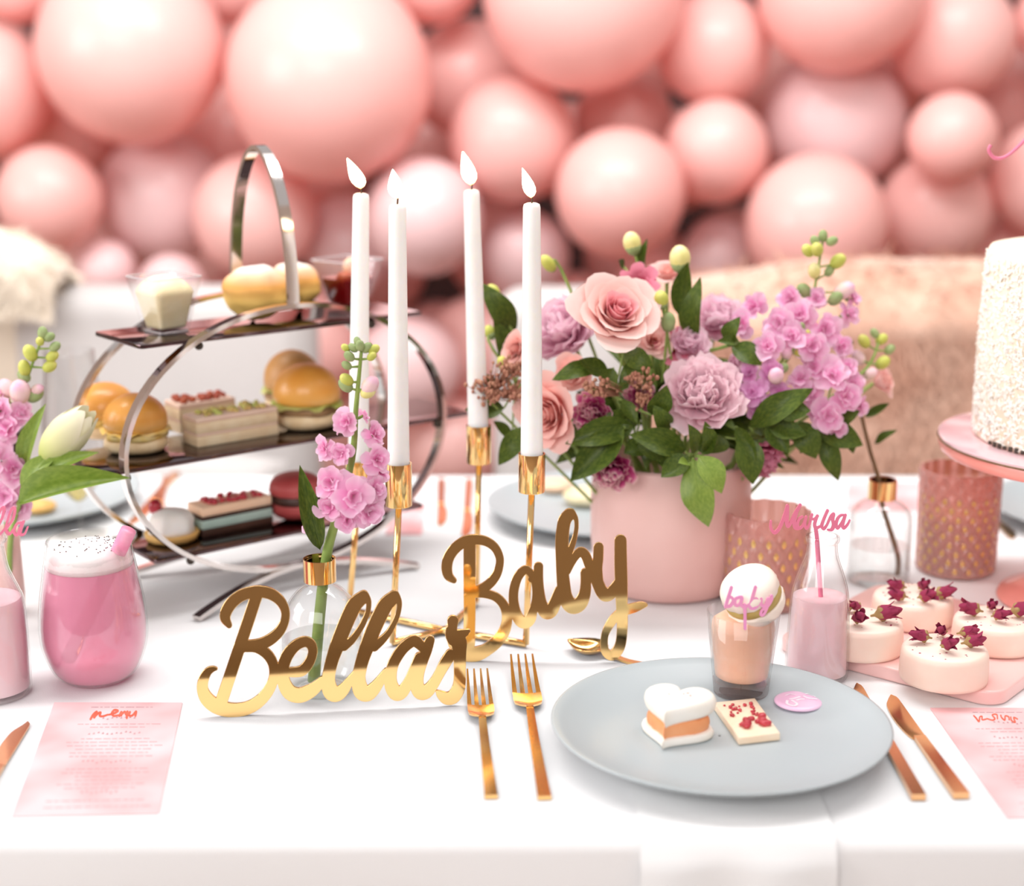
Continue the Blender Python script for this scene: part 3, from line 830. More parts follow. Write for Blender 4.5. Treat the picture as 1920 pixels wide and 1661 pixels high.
# bottom tray: cream tart, layered slice, red macaron
p = G(323, 1012, ZB); k = SC(p)
t = thing('cream_tart', p, 'small cream tart at the left end of the bottom tray', 'tart')
b = MB(); b.lathe([(36 * k, 0), (46 * k, 3 * k), (51 * k, 14 * k), (49 * k, 18 * k), (40 * k, 16 * k)], 34, fn=lambda r, z, a, q: r * (1 + .025 * math.sin(14 * a))); b.build('crust', M_['tart'], t)
b = MB(); b.lathe([(43 * k, 15 * k), (44 * k, 26 * k), (40 * k, 42 * k), (32 * k, 54 * k), (16 * k, 60 * k), (.3 * k, 61 * k)], 34, fn=lambda r, z, a, q: r * (1 + .16 * noise.noise(V((math.cos(a) * 3, math.sin(a) * 3, z * 260))))); b.build('cream', M_['whitecream'], t)
b = MB(); b.ball((-30 * k, 6 * k, 62 * k), (13 * k, 12 * k, 15 * k), 14, 10, fn=lumpy(.12, 4, 2)); b.build('berry', M_['fruit'], t)
lay = [('biscuit_layer', 14, M_['choc'], 1), ('mint_layer', 17, M_['mint'], .99), ('chocolate_layer', 7, M_['choc'], 1), ('cream_layer', 17, M_['peach'], .98)]
t, k, z = box_slice(433, 988, 150, 60, lay, 'layered mint and peach slice with red crumbs, on the bottom tray', ZB, 'cake slice', name='layered_slice')
crumbs(t, 36, z, 58 * k, 20 * k, 6 * k, M_['fruit'], 'topping', 4)
def macaron(name, M, r, h, shell, fillm, label, group=None):
    t = thing(name, (0, 0, 0), label, 'macaron', group, M=M)
    for sg, nm in ((-1, 'shell'), (1, 'shell')):
        b = MB(); pr = [(r * .96, h * .10), (r * 1.0, h * .13), (r * .97, h * .19), (r * .985, h * .22)]
        for q in range(1, 8):
            a = math.pi / 2 * q / 7; pr.append((max(r * .98 * math.cos(a) ** .75, .0003), h * .22 + h * .28 * math.sin(a)))
        pr = [(r * .3, h * .10)] + pr
        b.lathe(pr, 36, TR((0, 0, 0)) if sg > 0 else Matrix.Rotation(math.pi, 4, 'X'), fn=lambda rr, z, a, q: rr * (1 + (.02 * math.sin(23 * a) if q in (1, 2, 3) else 0)))
        b.build(nm, shell, t)
    b = MB(); b.lathe([(r * .90, -h * .115), (r * .975, -h * .05), (r * .975, h * .05), (r * .90, h * .115)], 30); b.build('filling', fillm, t)
    return t
p = G(556, 970, ZB); k = SC(p)
macaron('macaron', TR(p + V((0, 0, 43 * k))) @ Matrix.Rotation(.05, 4, 'X'), 50 * k, 86 * k, M_['redmac'], M_['choc'], 'dark red macaron on the bottom tray behind the flower stem')
# ------------------------------------------------------------------ gold script signs
BELLAS = zs([
 [(762, 190, 130), (600, 680, 132), (345, 1440, 135)],
 [(430, 580, 60), (385, 500, 110), (397, 420, 125), (460, 320, 130), (560, 240, 130), (680, 200, 125), (780, 190, 125), (900, 215, 125), (1000, 280, 112), (1062, 370, 98), (1080, 460, 92), (1060, 560, 97), (1000, 660, 112), (900, 745, 125), (780, 800, 130), (640, 820, 130)],
 [(600, 830, 110), (740, 835, 112), (860, 905, 115), (930, 1010, 110), (945, 1120, 102), (930, 1230, 112), (870, 1350, 120), (780, 1450, 130), (660, 1525, 140), (520, 1555, 150), (380, 1545, 160), (260, 1500, 160), (170, 1420, 150), (125, 1320, 125), (130, 1220, 115), (180, 1120, 90), (235, 1085, 62), (280, 1080, 30)],
 [(1120, 1120, 100), (1260, 1105, 115), (1350, 1010, 108), (1392, 890, 100), (1370, 800, 110), (1300, 768, 115), (1200, 810, 120), (1110, 910, 130), (1060, 1030, 130), (1048, 1150, 130), (1075, 1270, 150), (1140, 1360, 165), (1240, 1385, 165), (1340, 1350, 155), (1430, 1290, 125), (1500, 1215, 85)],
], 360, 1080, 6.15) + zs([
 [(150, 1230, 100), (230, 1150, 90), (300, 1080, 70)],
 [(680, 235, 130), (600, 305, 150), (540, 420, 152), (480, 560, 150), (410, 740, 146), (355, 900, 130), (320, 1050, 128), (318, 1150, 145), (345, 1235, 165), (400, 1260, 150), (470, 1215, 120), (540, 1120, 80), (600, 1040, 60)],
 [(690, 215, 100), (735, 270, 60), (740, 350, 46), (710, 450, 50), (650, 570, 58), (565, 685, 72), (480, 755, 90)],
 [(1005, 235, 130), (925, 310, 150), (865, 420, 152), (800, 560, 150), (730, 740, 146), (675, 900, 132), (640, 1050, 132), (640, 1150, 150), (670, 1235, 165), (730, 1255, 150), (800, 1200, 125), (870, 1110, 95), (935, 1030, 90)],
 [(1015, 215, 100), (1060, 280, 58), (1062, 360, 46), (1030, 470, 50), (960, 600, 58), (880, 690, 78), (800, 760, 90)],
 [(1300, 760, 90), (1230, 695, 110), (1130, 750, 112), (1050, 850, 110), (995, 960, 110), (975, 1080, 118), (985, 1180, 140), (1035, 1250, 150), (1100, 1230, 125), (1165, 1130, 100), (1220, 1010, 100), (1280, 870, 100)],
 [(1390, 690, 92), (1350, 800, 112), (1300, 920, 120), (1262, 1040, 125), (1250, 1150, 140), (1285, 1235, 150), (1350, 1235, 135), (1420, 1160, 110), (1480, 1060, 100), (1540, 950, 110), (1610, 840, 110)],
 [(1250, 715, 100), (1330, 770, 100)],
 [(1632, 485, 112), (1628, 560, 92), (1630, 640, 110), (1690, 700, 165), (1702, 800, 140), (1705, 900, 125), (1705, 1000, 120), (1705, 1100, 122), (1690, 1200, 130), (1640, 1285, 135), (1570, 1305, 125), (1505, 1270, 80), (1468, 1235, 30)],
 [(1650, 640, 100), (1730, 625, 90), (1795, 595, 40)], [(1620, 700, 80), (1580, 640, 50), (1585, 560, 40)],
], 560, 1080, 5.647)
BABY = zs([
 [(325, 420, 116), (325, 800, 116), (325, 1150, 112), (320, 1440, 112)],
 [(168, 800, 48), (112, 750, 88), (96, 660, 104), (120, 560, 105), (190, 465, 105), (290, 402, 105), (400, 388, 95), (500, 410, 88), (580, 470, 80), (624, 560, 76), (626, 640, 76), (600, 730, 84), (540, 815, 92), (450, 880, 95), (360, 905, 90)],
 [(360, 920, 90), (480, 930, 82), (580, 960, 82), (650, 1020, 86), (690, 1100, 92), (700, 1200, 100), (670, 1310, 110), (600, 1410, 118), (500, 1490, 120), (400, 1535, 140), (300, 1545, 125), (210, 1500, 105), (150, 1430, 80), (130, 1350, 50)],
 [(930, 715, 70), (880, 690, 80), (812, 760, 88), (775, 870, 90), (765, 980, 92), (782, 1100, 100), (822, 1190, 108), (875, 1222, 112), (930, 1190, 105), (965, 1090, 80), (982, 1000, 62), (985, 880, 60), (970, 780, 70), (930, 715, 70)],
], 820, 940, 5.36) + zs([
 [(50, 640, 88), (48, 760, 92), (55, 880, 100), (75, 1000, 112), (120, 1080, 122), (170, 1070, 122), (215, 985, 112), (260, 880, 110)],
 [(-20, 760, 60), (30, 740, 70)],
 [(350, 130, 112), (305, 190, 120), (285, 300, 122), (278, 420, 122), (278, 560, 116), (285, 700, 118), (295, 820, 124), (312, 930, 130), (352, 1005, 138), (402, 1025, 138), (460, 990, 128), (500, 900, 108), (510, 800, 98), (505, 700, 90)],
 [(365, 115, 80), (412, 170, 42), (420, 250, 36), (405, 340, 40), (378, 430, 52), (350, 510, 52), (320, 600, 50)],
 [(340, 690, 40), (372, 610, 56), (415, 530, 76), (462, 495, 88), (508, 530, 90), (540, 610, 90), (580, 700, 100), (620, 780, 110), (660, 870, 116), (705, 912, 126), (765, 885, 110), (830, 800, 100)],
 [(635, 450, 92), (630, 560, 96), (620, 660, 98), (640, 800, 80)],
 [(848, 385, 112), (850, 600, 118), (855, 800, 118), (860, 1000, 108), (865, 1150, 102), (862, 1280, 98), (845, 1400, 98), (800, 1478, 98), (750, 1500, 90), (700, 1460, 76), (688, 1380, 68), (700, 1290, 66), (740, 1205, 78), (800, 1125, 82), (880, 1070, 90), (980, 1038, 88), (1050, 1015, 66), (1092, 1010, 34)],
], 1000, 940, 5.19)
def sign(name, strokes, a, b, label, thick=.003):
    M = upright_plane(a, b, -math.radians(6)); lp = stroke_outline(strokes, 1.25)
    fn = px_to_plane(M); low = min(fn(p)[1] for l in lp for p in l)
    o = plate_from_loops(name, lp, lambda p: (fn(p)[0], fn(p)[1] - low), thick, M_['gold'], bevel=.0003)
    o.matrix_world = M
    return tag(o, label, 'sign')
sign('script_sign', BELLAS, G(440, 1343), G(850, 1324), 'wide gold mirror script name sign in front of the round bud vase')
sign('script_sign', BABY, G(893, 1240), G(1155, 1243), 'gold mirror script word sign standing behind, beside the pink vase')

# ------------------------------------------------------------------ candelabra and candles
CUP = [(677, 932, 1.485), (748, 905, None), (898, 833, 1.53), (997, 887, None)]
CAND = []
feet = [G(655, 1150), G(736, 1212), G(893, 1135), G(986, 1215)]
cen = G(835, 1189)
cb = thing('candelabra', cen, 'polished brass candle holder with four cups on thin rods', 'candle holder')
tops = [(672, 862, 930), (748, 868, 948), (898, 797, 868), (997, 850, 922)]
NMS = ['slender white lit candle, leftmost of the four', 'slender white lit candle, second from left, right of the pink flower spike',
       'slender white lit candle, tallest flame, third from left', 'slender white lit candle, rightmost of the four']
wick_px = [(677, 350), (745, 370), (884, 343), (997, 368)]
LEAN = [(9, -1), (-1, 0), (-9, 0), (0, 0)]
b = MB()
for f_ in feet:
    d = f_ - cen
    b.tube([V((0, 0, .004)), d + V((0, 0, .004))], .0032, 10)
b.ball((0, 0, .004), (.006, .006, .004), 14, 8)
b.build('cross_base', M_['brass'], cb)
cr = .0118
for f_, (cx, ct, cbm) in zip(feet, tops):
    Yc = f_.y
    top = A(cx, ct, Yc); bot = A(cx, cbm, Yc)
    d = f_ - cen
    rod = MB(); c2 = V((f_.x + (bot.x - f_.x), Yc, bot.z)) - cen
    rod.tube([d + V((0, 0, .004)), c2 + V((0, 0, .002))], .0030, 10); rod.build('rod', M_['brass'], cb)
    cup = MB(); h = top.z - bot.z
    cup.lathe([(.002, 0), (cr * .97, .0003), (cr, .001), (cr, h), (cr - .0013, h), (cr - .0013, h * .35), (.001, h * .35)], 40, TR(c2)); cup.build('cup', M_['brass'], cb, auto=40)
    CAND.append((V((bot.x, Yc, bot.z + h * .35 + .0004)), top.z))
m_fl, nt, out = new_mat('candle_flame')
em = nt.nodes.new('ShaderNodeEmission'); em.inputs[1].default_value = 9.0
at = nt.nodes.new('ShaderNodeAttribute'); at.attribute_name = 't'; crp = nt.nodes.new('ShaderNodeValToRGB')
crp.color_ramp.elements[0].color = (.9, .35, .06, 1); crp.color_ramp.elements[1].color = (1, .86, .58, 1); crp.color_ramp.elements[1].position = .35
nt.links.new(at.outputs['Fac'], crp.inputs[0]); nt.links.new(crp.outputs[0], em.inputs[0]); nt.links.new(em.outputs[0], out.inputs[0])
for i, (base, ztop) in enumerate(CAND):
    tip = A(wick_px[i][0], wick_px[i][1] + 12, base.y)
    ax = tip - base; L = ax.length
    t = thing('taper_candle', base, NMS[i], 'candle', 'white taper candles')
    Mx = frame(ax)
    b = MB(); r0, r1 = .0100, .0074
    pr = [(r0 * .9, 0), (r0, .002)] + [(lerp(r0, r1, q / 10), lerp(.002, L - .004, q / 10)) for q in range(1, 11)] + [(r1 * .9, L - .0012), (r1 * .55, L), (.001, L - .0006)]
    b.lathe(pr, 28, Mx); b.build('wax', M_['wax'], t)
    b = MB(); b.tube([Mx @ V((0, 0, L - .001)), Mx @ V((.0004, 0, L + .004)), Mx @ V((-.0012, 0, L + .008))], [.0008, .0008, .0005], 6); b.build('wick', M_['wick'], t)
    fb = MB(); H = [.0270, .0250, .0300, .0250][i]; W = .0072 if i != 3 else .0058
    def ffn(d): return 1
    prf = [(.0003, 0), (.55, .08), (.9, .2), (1, .34), (.88, .52), (.62, .7), (.34, .86), (.12, .97), (.01, 1.0)]
    fb.lathe([(max(.0002, q[0] * W * .95), q[1] * H) for q in prf], 18)
    ln = [-.42, -.12, -.24, -.30][i]
    fb.v = [(x + ln * z * (.5 + z / H * .5), y, z) for x, y, z in fb.v]
    o = fb.build('flame', m_fl, t); o.location = Mx @ V((-.0005, 0, L + .004)); o['label'] = 'bright yellow flame'
# ------------------------------------------------------------------ flowers
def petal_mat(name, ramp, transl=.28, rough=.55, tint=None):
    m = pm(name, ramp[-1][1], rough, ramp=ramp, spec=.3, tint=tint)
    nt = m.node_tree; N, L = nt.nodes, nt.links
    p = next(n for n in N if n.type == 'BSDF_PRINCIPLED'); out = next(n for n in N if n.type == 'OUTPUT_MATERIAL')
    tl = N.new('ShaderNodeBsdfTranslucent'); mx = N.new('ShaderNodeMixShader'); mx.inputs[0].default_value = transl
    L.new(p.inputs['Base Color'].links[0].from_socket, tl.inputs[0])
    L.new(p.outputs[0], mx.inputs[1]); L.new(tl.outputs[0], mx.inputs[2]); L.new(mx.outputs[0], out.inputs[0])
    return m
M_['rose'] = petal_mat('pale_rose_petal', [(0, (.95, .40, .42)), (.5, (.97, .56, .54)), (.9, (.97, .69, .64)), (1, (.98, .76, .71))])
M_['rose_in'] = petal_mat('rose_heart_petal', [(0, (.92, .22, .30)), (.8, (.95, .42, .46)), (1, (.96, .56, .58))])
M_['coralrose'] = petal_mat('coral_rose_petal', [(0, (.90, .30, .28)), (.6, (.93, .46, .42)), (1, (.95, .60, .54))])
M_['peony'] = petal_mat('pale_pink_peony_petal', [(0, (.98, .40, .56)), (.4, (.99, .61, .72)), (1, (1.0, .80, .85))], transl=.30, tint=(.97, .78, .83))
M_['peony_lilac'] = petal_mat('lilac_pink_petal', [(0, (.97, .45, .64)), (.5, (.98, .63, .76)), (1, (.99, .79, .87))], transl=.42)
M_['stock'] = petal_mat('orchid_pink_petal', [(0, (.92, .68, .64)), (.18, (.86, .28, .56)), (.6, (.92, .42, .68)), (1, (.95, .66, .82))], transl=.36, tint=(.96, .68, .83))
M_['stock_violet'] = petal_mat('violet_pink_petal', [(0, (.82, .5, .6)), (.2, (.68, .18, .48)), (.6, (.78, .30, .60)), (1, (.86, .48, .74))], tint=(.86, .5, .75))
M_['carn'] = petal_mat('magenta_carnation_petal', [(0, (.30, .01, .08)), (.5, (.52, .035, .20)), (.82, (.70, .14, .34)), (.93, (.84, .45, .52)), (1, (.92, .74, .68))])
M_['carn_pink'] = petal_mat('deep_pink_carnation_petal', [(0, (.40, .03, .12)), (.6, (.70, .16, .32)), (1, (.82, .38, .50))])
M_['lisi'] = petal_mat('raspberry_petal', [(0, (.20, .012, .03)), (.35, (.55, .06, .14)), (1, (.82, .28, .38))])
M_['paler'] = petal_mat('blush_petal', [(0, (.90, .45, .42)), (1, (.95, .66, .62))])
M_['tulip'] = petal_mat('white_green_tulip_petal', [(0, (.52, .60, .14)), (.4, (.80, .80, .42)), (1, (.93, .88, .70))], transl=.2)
M_['budy'] = pm('yellow_green_bud', (.66, .62, .12), .5, var=(.52, .55, .10), vscale=90, ramp=[(0, (.22, .30, .06)), (.4, (.50, .52, .09)), (1, (.78, .72, .22))])
M_['budcream'] = pm('cream_yellow_bud', (.82, .74, .34), .5, var=(.78, .72, .26), vscale=60, ramp=[(0, (.40, .44, .10)), (.35, (.80, .72, .30)), (1, (.88, .80, .48))])
M_['budgreen'] = pm('grey_green_bud', (.25, .33, .13), .55, var=(.34, .42, .18), vscale=90)
M_['budpink'] = pm('pink_tipped_bud', (.85, .5, .6), .5, var=(.86, .6, .62), vscale=60, ramp=[(0, (.30, .36, .1)), (.4, (.75, .66, .35)), (.7, (.86, .52, .66)), (1, (.84, .40, .62))])
M_['berry'] = pm('rusty_flower_buds', (.36, .14, .09), .6, var=(.48, .24, .15), vscale=150)

def petal_rev(r0, r1, H, lip=0., ang=.8, ruf=0., seed=0., nu=8, nv=7, drop=0., pw=1.3, tip=.3, rfn=None):
    vs = []; ts = []
    for j in range(nv + 1):
        v = j / nv
        for i in range(nu + 1):
            u = 2 * i / nu - 1
            ve = v * (1 - tip * u * u)
            hw = ang * (.42 + .58 * math.sin(math.pi * .5 * min(1, v * 1.25)))
            r = rfn(ve) if rfn else r0 + (r1 - r0) * ve ** pw
            e = max(0, (ve - .68) / .32)
            r += lip * e * e; z = H * ve - drop * e * e
            rr = ruf * math.sin(3.1 * u * 2 + seed * 5) * v * v + ruf * .6 * math.sin(7.3 * u + seed * 3) * v * v
            a = u * hw + .1 * math.sin(seed * 7) * v
            vs.append(((r + rr) * math.cos(a), (r + rr) * math.sin(a), z + rr * .5)); ts.append(max(.001, v))
    n = nu + 1
    fs = [(j * n + i, j * n + i + 1, (j + 1) * n + i + 1, (j + 1) * n + i) for j in range(nv) for i in range(nu)]
    return MB().add(vs, fs, t=ts)
def petal_fan(L, W, bend, cup, ruf, seed, nu=7, nv=6, notch=0., base=.18):
    """petal lying along +x, face up (+z), bending down (bend<0) or up"""
    vs = []; ts = []
    for j in range(nv + 1):
        v = j / nv
        for i in range(nu + 1):
            u = 2 * i / nu - 1
            ve = v * (1 - .30 * u * u - notch * max(0, 1 - abs(u) * 4) + notch * .35 * math.sin(9 * u + seed * 6) * (v > .8))
            wd = W / 2 * (base + (1 - base) * math.sin(math.pi * .5 * min(1, v * 1.2)) ** .9)
            th = bend * ve
            x = L * ve * math.cos(th * .6); z = L * ve * math.sin(th * .6)
            z += cup * u * u * v * L + ruf * L * v * v * (math.sin(5.2 * u + seed * 4) + .6 * math.sin(9.1 * u + seed * 9))
            vs.append((x, u * wd, z)); ts.append(max(.001, v))
    n = nu + 1
    fs = [(j * n + i, j * n + i + 1, (j + 1) * n + i + 1, (j + 1) * n + i) for j in range(nv) for i in range(nu)]
    return MB().add(vs, fs, t=ts)
def RY(a): return Matrix.Rotation(a, 4, 'Y')
def RX(a): return Matrix.Rotation(a, 4, 'X')
GA = math.radians(137.5)
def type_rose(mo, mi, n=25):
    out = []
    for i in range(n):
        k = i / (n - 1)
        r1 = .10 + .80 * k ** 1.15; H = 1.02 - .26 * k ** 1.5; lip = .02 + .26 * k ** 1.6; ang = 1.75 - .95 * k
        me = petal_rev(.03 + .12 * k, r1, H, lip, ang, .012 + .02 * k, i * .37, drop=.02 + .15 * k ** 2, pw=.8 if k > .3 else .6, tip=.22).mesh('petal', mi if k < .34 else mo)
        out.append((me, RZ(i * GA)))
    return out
def type_pom(mat, n, wd, ruf, seed, notch=0., L=1.0, guard=7):
    rr = random.Random(seed); out = []
    meshes = [petal_fan(1, wd * rr.uniform(.85, 1.15), rr.uniform(.5, 1.0), rr.uniform(.05, .3), ruf, q * .71 + seed, notch=notch).mesh('petal', mat) for q in range(5)]
    for i in range(n):
        k = (i + .5) / n; el = math.acos(1 - 1.05 * k) if k < .95 else math.acos(1 - k)
        az = i * GA
        ln = L * (.80 + .2 * rr.random()) * (.86 + .14 * math.sin(el))
        Mx = RZ(az) @ RY(-(math.pi / 2 - el)) @ RX(rr.uniform(-.5, .5)) @ SCM(ln)
        out.append((meshes[i % 5], TR((0, 0, .05)) @ Mx))
    for i in range(guard):
        Mx = RZ(i * 2 * math.pi / guard + .2) @ RY(rr.uniform(-.05, .15)) @ SCM((1.05, 1.15, 1.0))
        out.append((meshes[i % 5], Mx))
    return out
def type_floret(mat, seed):
    rr = random.Random(seed); out = []
    ms = [petal_fan(1, rr.uniform(.85, 1.05), rr.uniform(-.7, .1), rr.uniform(-.05, .22), .07, q * .9 + seed, nu=6, nv=5).mesh('petal', mat) for q in range(4)]
    for i in range(5): out.append((ms[i % 4], RZ(i * 1.2566 + rr.uniform(-.25, .25)) @ RY(rr.uniform(-.5, .3)) @ RX(rr.uniform(-.45, .45)) @ SCM(rr.uniform(.85, 1.15))))
    for i in range(5): out.append((ms[(i + 1) % 4], TR((0, 0, .06)) @ RZ(i * 1.2566 + .6 + rr.uniform(-.2, .2)) @ RY(rr.uniform(-1.15, -.45)) @ RX(rr.uniform(-.6, .6)) @ SCM(rr.uniform(.6, .95))))
    for i in range(3): out.append((ms[(i + 2) % 4], TR((0, 0, .08)) @ RZ(i * 2.1 + rr.random()) @ RY(rr.uniform(-1.4, -1.05)) @ SCM(rr.uniform(.45, .62))))
    return out
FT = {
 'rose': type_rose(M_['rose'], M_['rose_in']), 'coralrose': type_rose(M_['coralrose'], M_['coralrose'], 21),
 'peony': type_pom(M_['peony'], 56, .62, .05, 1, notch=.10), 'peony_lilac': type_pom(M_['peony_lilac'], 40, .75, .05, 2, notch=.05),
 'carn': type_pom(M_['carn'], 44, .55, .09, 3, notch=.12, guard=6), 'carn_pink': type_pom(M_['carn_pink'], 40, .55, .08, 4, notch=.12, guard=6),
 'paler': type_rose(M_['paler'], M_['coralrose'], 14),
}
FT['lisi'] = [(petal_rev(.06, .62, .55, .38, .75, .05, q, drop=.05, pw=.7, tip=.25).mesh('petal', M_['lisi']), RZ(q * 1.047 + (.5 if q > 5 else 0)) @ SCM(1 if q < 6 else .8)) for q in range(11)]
FLOR = [type_floret(M_['stock'], s_) for s_ in (1, 2, 3)]
FLORV = [type_floret(M_['stock_violet'], s_) for s_ in (4, 5)]
def calyx_mesh():
    b = MB(); b.lathe([(.02, -.75), (.10, -.7), (.16, -.35), (.13, -.05), (.20, .06), (.06, .02)], 10); return b.mesh('floret', M_['leaflight'])
CALYX = calyx_mesh()
def eye_mesh():
    b = MB(); b.ball((0, 0, .12), (.16, .16, .12), 10, 6, fn=lumpy(.25, 3, 1)); return b.mesh('flower_eye', M_['budy'])
EYE = eye_mesh()
# leaves: unit leaf along +y, face up
def leaf_mesh(mat, wd=1.0, fold=.12, arch=.12, ny=10, nx=4, wav=0., peak=.45, name='leaf'):
    vs = []; ts = []
    for j in range(ny + 1):
        v = j / ny; pr = math.sin(math.pi * v ** (math.log(.5) / math.log(peak))) ** .85 if 0 < v < 1 else 0.02
        for i in range(nx + 1):
            u = 2 * i / nx - 1
            z = fold * abs(u) * pr + arch * math.sin(math.pi * v) + wav * math.sin(9 * v + 3 * u) * abs(u)
            vs.append((u * .5 * wd * pr, v, z)); ts.append(max(.001, v))
    n = nx + 1
    fs = [(j * n + i, j * n + i + 1, (j + 1) * n + i + 1, (j + 1) * n + i) for j in range(ny) for i in range(nx)]
    b = MB().add(vs, fs, t=ts)
    b.tube([(0, j / ny, arch * math.sin(math.pi * j / ny) - .008) for j in range(ny + 1)], [.022 * (1 - .8 * j / ny) for j in range(ny + 1)], 5)
    return b.mesh(name, mat)
LEAF = [leaf_mesh(M_['leaf'], 1, .12, .10), leaf_mesh(M_['leaf'], 1, .05, .18, wav=.03), leaf_mesh(M_['leaf'], 1, .16, -.08)]
LEAFL = [leaf_mesh(M_['leaflight'], 1, .10, .10), leaf_mesh(M_['leaflight'], 1, .04, .15, wav=.03)]
def leaf(parent, root, p0, p1, width, up=(0, -.75, .65), light=False, roll=0., mesh=None):
    d = p1 - p0; L = d.length; y = d.normalized(); z = V(up); z = (z - y * z.dot(y)).normalized(); x = y.cross(z)
    Mx = Matrix((x, y, z)).transposed().to_4x4() @ Matrix.Rotation(roll, 4, 'Y') @ SCM((width, L, L * .9))
    Mx.translation = p0 - root
    me = mesh or R.choice(LEAFL if light else LEAF)
    return link('leaf', me, parent, Mx)
def bud(parent, root, p, r, d, mat, nm='bud', el=1.35):
    b = MB(); b.ball((0, 0, 0), (r, r, r * el), 12, 8)
    return b.build(nm, mat, parent, M=TR(p - root) @ frame(d))
def stem_tube(parent, root, pts, r0, r1, mat=None, nm='stem'):
    q = smooth_path([list(p - root) for p in pts], 5); n = len(q)
    b = MB(); b.tube(q, [lerp(r0, r1, i / (n - 1)) for i in range(n)], 8)
    return b.build(nm, mat or M_['stem'], parent)
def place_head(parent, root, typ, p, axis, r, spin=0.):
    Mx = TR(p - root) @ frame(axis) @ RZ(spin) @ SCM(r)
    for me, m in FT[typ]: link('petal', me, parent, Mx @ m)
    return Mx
def flower(name, typ, px, py, r_px, Y, axis, label, base, cat='flower', group=None, depth=.45):
    p = A(px, py, Y); r = r_px * SC(p)
    ax = V(axis).normalized(); c = p - ax * r * depth
    t = thing(name, base, label, cat, group)
    mid = base.lerp(c, .55) + V((0, 0, .015))
    stem_tube(t, base, [base, mid, c - ax * r * .1], .0022, .002)
    Mx = place_head(t, base, typ, c, ax, r, R.random() * 6)
    if typ == 'lisi': link('flower_eye', EYE, t, Mx)
    return t
def floret(t, root, p, axis, r, kind=FLOR):
    Mx = TR(p - root) @ frame(axis) @ RZ(R.random() * 6) @ SCM(r)
    o = link('floret', CALYX, t, Mx)
    for me, m in R.choice(kind): link('petal', me, o, m)
    return o
def stock(name, label, path, florets, buds, leaves=(), kind=FLOR, r0=.0026, cat='flower', group=None, petioles=True):
    """path: world points from base to tip; florets (px, py, r_px, Y); buds (px, py, r_px, Y, kind)"""
    root = path[0]
    t = thing(name, root, label, cat, group)
    stem_tube(t, root, path, r0, .0012)
    sp_ = [V(q) for q in smooth_path([list(p) for p in path], 8)]
    def near(p): return min(sp_, key=lambda q: (q - p).length + max(0, q.z - p.z) * 2)
    for px, py, rp, Y in florets:
        rp *= R.uniform(.84, 1.0); p = A(px, py, Y); n = near(p); ax = (p - n); ax = (ax.normalized() if ax.length > 1e-4 else V((0, -1, 0))) + V((0, -.55, .2)) 
        floret(t, root, p, ax, rp * SC(p), kind)
    for q in buds:
        px, py, rp, Y, kd = q
        p = A(px, py, Y); n = near(p); d = p - n
        mat = {'y': M_['budy'], 'g': M_['budgreen'], 'p': M_['budpink'], 'c': M_['budcream']}[kd]
        pt = MB(); pt.tube([n - root, n.lerp(p, .6) - root - V((0, 0, .001)), p - root], [.0012, .0009, .0009], 6); pt.build('pedicel', M_['stem'], t)
        bud(t, root, p, rp * SC(p), (d.normalized() if d.length > 1e-4 else V((0, 0, 1))) + V((0, 0, .6)), mat)
    for (a, b_, wd, lt) in leaves: leaf(t, root, a, b_, wd, light=lt)
    return t

